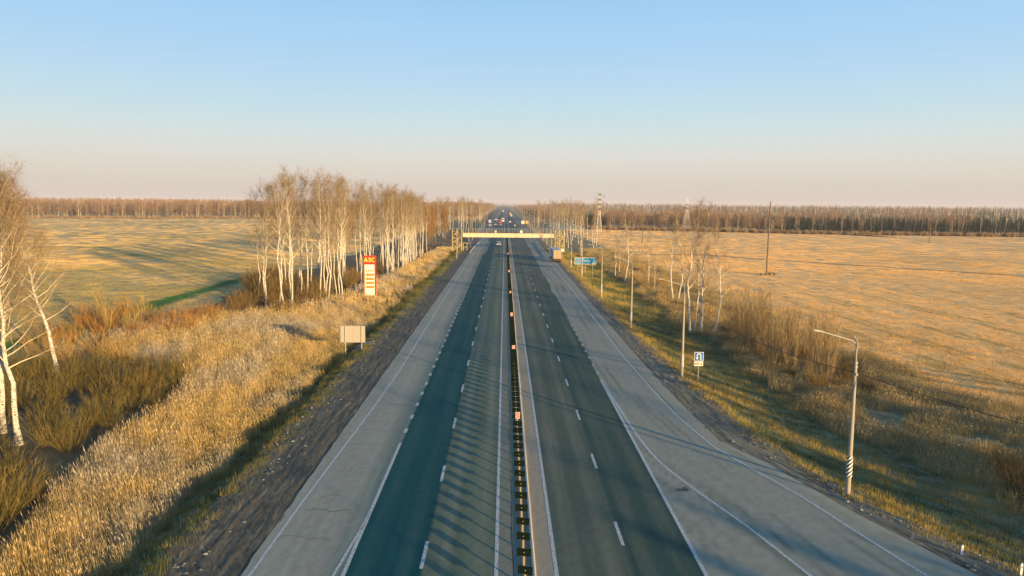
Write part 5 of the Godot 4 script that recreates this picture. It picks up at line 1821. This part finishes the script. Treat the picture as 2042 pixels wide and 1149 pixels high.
func build_grass():
	var r := RandomNumberGenerator.new()
	r.seed = 4242
	var gold := Color(0.60, 0.395, 0.125)
	var lean := Vector3(-0.10, 0, 0.05)
	# --- reeds, left
	var near := []
	var far := []
	for k in 4: near.append([])
	for k in 2: far.append([])
	var z := -26.0
	while z > -330.0:
		var step := 0.62 if z > -130.0 else 1.25
		var x := gravel_left(z) - 3.7 - 0.9 * noise_b.get_noise_1d(z * 0.15)
		while x > reed_side(z):
			var px := x + r.randf_range(-0.5, 0.5) * step
			var pz := z + r.randf_range(-0.5, 0.5) * step
			var n1 := noise_a.get_noise_2d(px * 0.07, pz * 0.045)
			var n2 := noise_a.get_noise_2d(px * 0.35 + 60.0, pz * 0.35)
			x -= step
			if n2 > 0.40 and n1 > 0.0: continue     # gaps
			var deep := smoothstep(-22.0, -33.0, px)
			var s := r.randf_range(0.75, 1.15) * (1.0 - 0.35 * clampf(n2, -0.5, 0.6)) * lerpf(0.85, 1.22, deep)
			# greyer heads away from the road, olive where wetter
			var c := Color(1, 1, 1).lerp(Color(0.80, 0.96, 1.75), clampf(0.30 * deep + n1 * 1.9, 0.0, 0.9))
			c = c.lerp(Color(0.45, 0.52, 0.60), clampf(n2 * 1.8 - 0.1, 0.0, 0.75))
			var k := r.randf_range(0.85, 1.15)
			var item := [Transform3D(Basis(Vector3.UP, r.randf_range(-0.5, 0.5)).scaled(Vector3(1, s, 1)), Vector3(px, land(px, pz), pz)), Color(c.r * k, c.g * k, c.b * k)]
			if z > -130.0: near[r.randi() % 4].append(item)
			else: far[r.randi() % 2].append(item)
		z -= step
	var root := stuff_root("reed_bed", "tall golden reeds filling the ditch left of the road", "reeds")
	for k in 4: scatter(root, "reeds", patch_mesh(900 + k, 0.85, 38, 1.05, 1.95, 0.0135, 0.24, lean, gold, Color(0.53, 0.40, 0.205)), near[k])
	for k in 2: scatter(root, "reeds", patch_mesh(910 + k, 1.6, 34, 1.1, 1.9, 0.04, 0.32, lean, gold, Color(0.53, 0.40, 0.205)), far[k])
	# --- short grass on both banks
	var bank := []
	var bank_r := []
	z = -28.0
	while z > -300.0:
		var step := 0.8 if z > -120.0 else 1.5
		var gl := gravel_left(z)
		var x := gl + 0.2
		while x > gl - 4.4:
			var px := x + r.randf_range(-0.4, 0.4)
			var pz := z + r.randf_range(-0.4, 0.4)
			var n := noise_a.get_noise_2d(px * 0.4, pz * 0.25)
			x -= step
			if px > gl - 0.3 and n > 0.1: continue
			var dry := clampf(n * 1.6 + 0.35, 0.0, 1.0)
			var c := Color(0.95, 1.05, 0.9).lerp(Color(3.9, 2.6, 1.7), dry * 0.85)
			bank.append([Transform3D(Basis(Vector3.UP, r.randf() * TAU).scaled(Vector3(1.2, r.randf_range(0.6, 1.4), 1.2) * (1.0 if z > -120.0 else 1.8)), Vector3(px, land(px, pz), pz)), c])
		var gr := gravel_right(z)
		x = gr - 0.1
		while x < gr + 13.0 + (8.0 if z > -60.0 else 0.0):
			var px := x + r.randf_range(-0.4, 0.4)
			var pz := z + r.randf_range(-0.4, 0.4)
			var n := noise_a.get_noise_2d(px * 0.16 + 14.0, pz * 0.07)
			var e := (px - gr)
			x += step
			var dry := clampf(n * 2.6 + 0.25, 0.0, 1.0)
			if e < 1.4: dry = maxf(dry, 0.8)
			var c := Color(0.95, 1.05, 0.9).lerp(Color(3.9, 2.6, 1.7), dry * 0.85)
			bank_r.append([Transform3D(Basis(Vector3.UP, r.randf() * TAU).scaled(Vector3(1.2, r.randf_range(0.7, 1.3) * (1.0 + 0.5 * dry), 1.2) * (1.0 if z > -120.0 else 1.8)), Vector3(px, land(px, pz), pz)), c])
		z -= step
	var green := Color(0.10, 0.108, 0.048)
	var b1 := stuff_root("bank_grass", "dark shaded grass on the bank between left gravel and reeds", "grass")
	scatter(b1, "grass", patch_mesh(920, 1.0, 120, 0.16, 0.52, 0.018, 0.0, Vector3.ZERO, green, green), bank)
	var b2 := stuff_root("verge_grass", "green and yellowed grass on the slope right of the ramp", "grass")
	scatter(b2, "grass", patch_mesh(921, 1.0, 90, 0.12, 0.34, 0.022, 0.0, Vector3.ZERO, green, green), bank_r)
	# --- pale tall grass in the right ditch
	var tall := []
	var tall_far := []
	z = -38.0
	while z > -330.0:
		var step := 0.7 if z > -120.0 else 1.4
		var x := table([[0.0, 40.0], [-46.0, 35.5], [-54.0, 33.0], [-61.0, 30.6], [-76.0, 30.0], [-103.0, 31.5], [-138.0, 31.0], [-222.0, 33.5], [-400.0, 34.0]], z) + 1.4 * noise_b.get_noise_1d(z * 0.12)
		while x < 50.0 + 2.0 * noise_b.get_noise_1d(z * 0.1):
			var px := x + r.randf_range(-0.5, 0.5) * step
			var pz := z + r.randf_range(-0.5, 0.5) * step
			var n := noise_a.get_noise_2d(px * 0.13 + 80.0, pz * 0.10)
			x += step
			if n > 0.33: continue
			var c := Color(1.0, 1.0, 1.0).lerp(Color(0.50, 0.58, 0.55), clampf(0.35 + n * 1.7, 0.0, 0.85))
			var s := r.randf_range(0.6, 1.1) * (1.0 - 0.5 * clampf(n, -0.3, 0.5))
			var item := [Transform3D(Basis(Vector3.UP, r.randf() * TAU).scaled(Vector3(1, s, 1)), Vector3(px, land(px, pz), pz)), c]
			if z > -120.0: tall.append(item)
			else: tall_far.append(item)
		z -= step
	var b3 := stuff_root("ditch_grass", "tall pale grass in the ditch between right verge and field", "grass")
	scatter(b3, "grass", patch_mesh(930, 0.95, 34, 0.6, 1.25, 0.016, 0.18, Vector3(-0.12, 0, 0), Color(0.37, 0.265, 0.115), Color(0.42, 0.32, 0.18)), tall)
	scatter(b3, "grass", patch_mesh(931, 1.8, 46, 0.6, 1.2, 0.035, 0.18, Vector3(-0.12, 0, 0), Color(0.37, 0.265, 0.115), Color(0.42, 0.32, 0.18)), tall_far)
	# --- stubble on the fields
	var st_near := []
	var st_far := []
	for k in 60000:
		var a := r.randf_range(-0.70, 0.70)
		var d := 75.0 * pow(12.0, r.randf())
		var x := sin(a) * d
		var zz := -cos(a) * d
		if x > -62.0 and x < 49.0: continue
		if x < 0.0 and zz < left_edge(x) + 2.0: continue
		if x > 0.0 and zz < right_edge(x) + 3.0: continue
		var c := land_color(x, zz)
		var k2 := r.randf_range(0.88, 1.15) * 1.05
		var item := [Transform3D(Basis(Vector3.UP, r.randf() * TAU).scaled(Vector3(1, r.randf_range(0.6, 1.2), 1)), Vector3(x, land(x, zz), zz)), Color(c.r * k2, c.g * k2, c.b * k2)]
		if d < 230.0:
			if st_near.size() < 9000: st_near.append(item)
		elif st_far.size() < 14000: st_far.append(item)
	var b4 := stuff_root("stubble", "dry cut stubble and sprouting green over both fields", "stubble")
	scatter(b4, "stubble", patch_mesh(940, 2.6, 130, 0.08, 0.24, 0.03, 0.0, Vector3.ZERO, Color(1, 1, 1), Color(1, 1, 1)), st_near)
	scatter(b4, "stubble", patch_mesh(941, 4.5, 150, 0.10, 0.26, 0.07, 0.0, Vector3.ZERO, Color(1, 1, 1), Color(1, 1, 1)), st_far)

# ------------------------------------------------------------------ rubble and litter
func build_litter():
	var r := RandomNumberGenerator.new()
	r.seed = 99
	var sm := MB.new()
	var ico := [Vector3(0, 1, 0), Vector3(0.9, 0.2, 0.2), Vector3(0.1, 0.25, 0.95), Vector3(-0.85, 0.1, 0.3), Vector3(-0.2, 0.2, -0.9), Vector3(0.5, 0.3, -0.7), Vector3(0, -0.6, 0)]
	for f in [[0, 1, 2], [0, 2, 3], [0, 3, 4], [0, 4, 5], [0, 5, 1], [6, 2, 1], [6, 3, 2], [6, 4, 3], [6, 5, 4], [6, 1, 5]]: sm.tri(ico[f[0]], ico[f[1]], ico[f[2]], Color(0.2, 0.19, 0.165))
	var stone_m: StandardMaterial3D = mat("rubble_stone", Color(1, 1, 1), 0.95, 0.0, true)
	var m := sm.mesh(stone_m)
	var rub := []
	for k in 2600:
		var z := -30.0 - pow(r.randf(), 1.7) * 150.0
		var left := r.randf() < 0.6
		var x := 0.0
		if left: x = lerpf(gravel_left(z) + 2.2, gravel_left(z) - 1.0, pow(r.randf(), 0.7))
		else: x = lerpf(table(EDGE_R, z) + 0.4, gravel_right(z) + 0.3, r.randf())
		if noise_a.get_noise_2d(x * 0.3, z * 0.12) < -0.05: continue
		var s := 0.025 + 0.13 * pow(r.randf(), 4.0)
		rub.append([Transform3D(Basis(Vector3.UP, r.randf() * TAU).scaled(Vector3(s * 1.3, s * 0.7, s)), Vector3(x, land(x, z) + 0.11 + s * 0.1, z)), tint(r, 0.4, 1.5)])
	var root := stuff_root("rubble", "loose stones and clods scattered along the gravel shoulders", "rubble")
	scatter(root, "stones", m, rub)
	# a long low heap of turned earth before the right wood
	var heap := MB.new()
	var hn := 26
	var ring := []
	for k in hn + 1:
		var t := float(k) / hn
		var c := Vector3(lerpf(238.0, 256.0, t), 0, lerpf(-532.0, -462.0, t))
		var hh := (0.35 + 0.75 * absf(noise_a.get_noise_1d(k * 0.45))) * sin(PI * clampf(t, 0.02, 0.98))
		var w := 1.6 + 0.7 * noise_b.get_noise_1d(k * 0.7)
		var row := []
		for q in [[-1.0, -0.1], [-0.45, 0.75], [0.1, 1.0], [0.5, 0.6], [1.0, -0.1]]:
			var x: float = c.x + q[0] * w
			row.append(Vector3(x, land(x, c.z) + q[1] * hh, c.z))
		ring.append(row)
	for k in hn:
		for q in 4: heap.quad(ring[k][q], ring[k][q + 1], ring[k + 1][q + 1], ring[k + 1][q], Color(0.055, 0.042, 0.028))
	solo("earth_heap", heap.mesh(stone_m), Transform3D.IDENTITY, "long low heap of dark turned earth in the right field before the wood", "earth heap")
	for q in [[-18.3, -96.6, 1.15, "crumpled white plastic sheet lying beyond the blank sign board"], [-18.7, -93.6, 0.8, "smaller scrap of white plastic right beside the blank sign board's post"]]:
		var mb := MB.new()
		var n := 7
		var grid := []
		for j in n:
			for k in n:
				var u := (float(k) / (n - 1) - 0.5) * 2.0
				var w := (float(j) / (n - 1) - 0.5) * 2.0
				grid.append(Vector3(u * (0.8 + 0.25 * sin(w * 3.0)), 0.10 + 0.16 * noise_a.get_noise_2d(u * 1.4 + q[0], w * 1.4), w * (0.9 + 0.2 * cos(u * 2.5))) * q[2])
		for j in n - 1:
			for k in n - 1:
				mb.tri(grid[j * n + k], grid[j * n + k + 1], grid[(j + 1) * n + k + 1])
				mb.tri(grid[j * n + k], grid[(j + 1) * n + k + 1], grid[(j + 1) * n + k])
		solo("plastic_sheet", mb.mesh(M.trash_white), Transform3D(Basis(Vector3(0, 0, 1), 0.3), Vector3(q[0], land(q[0], q[1]) + 0.05, q[1])), q[3], "litter")
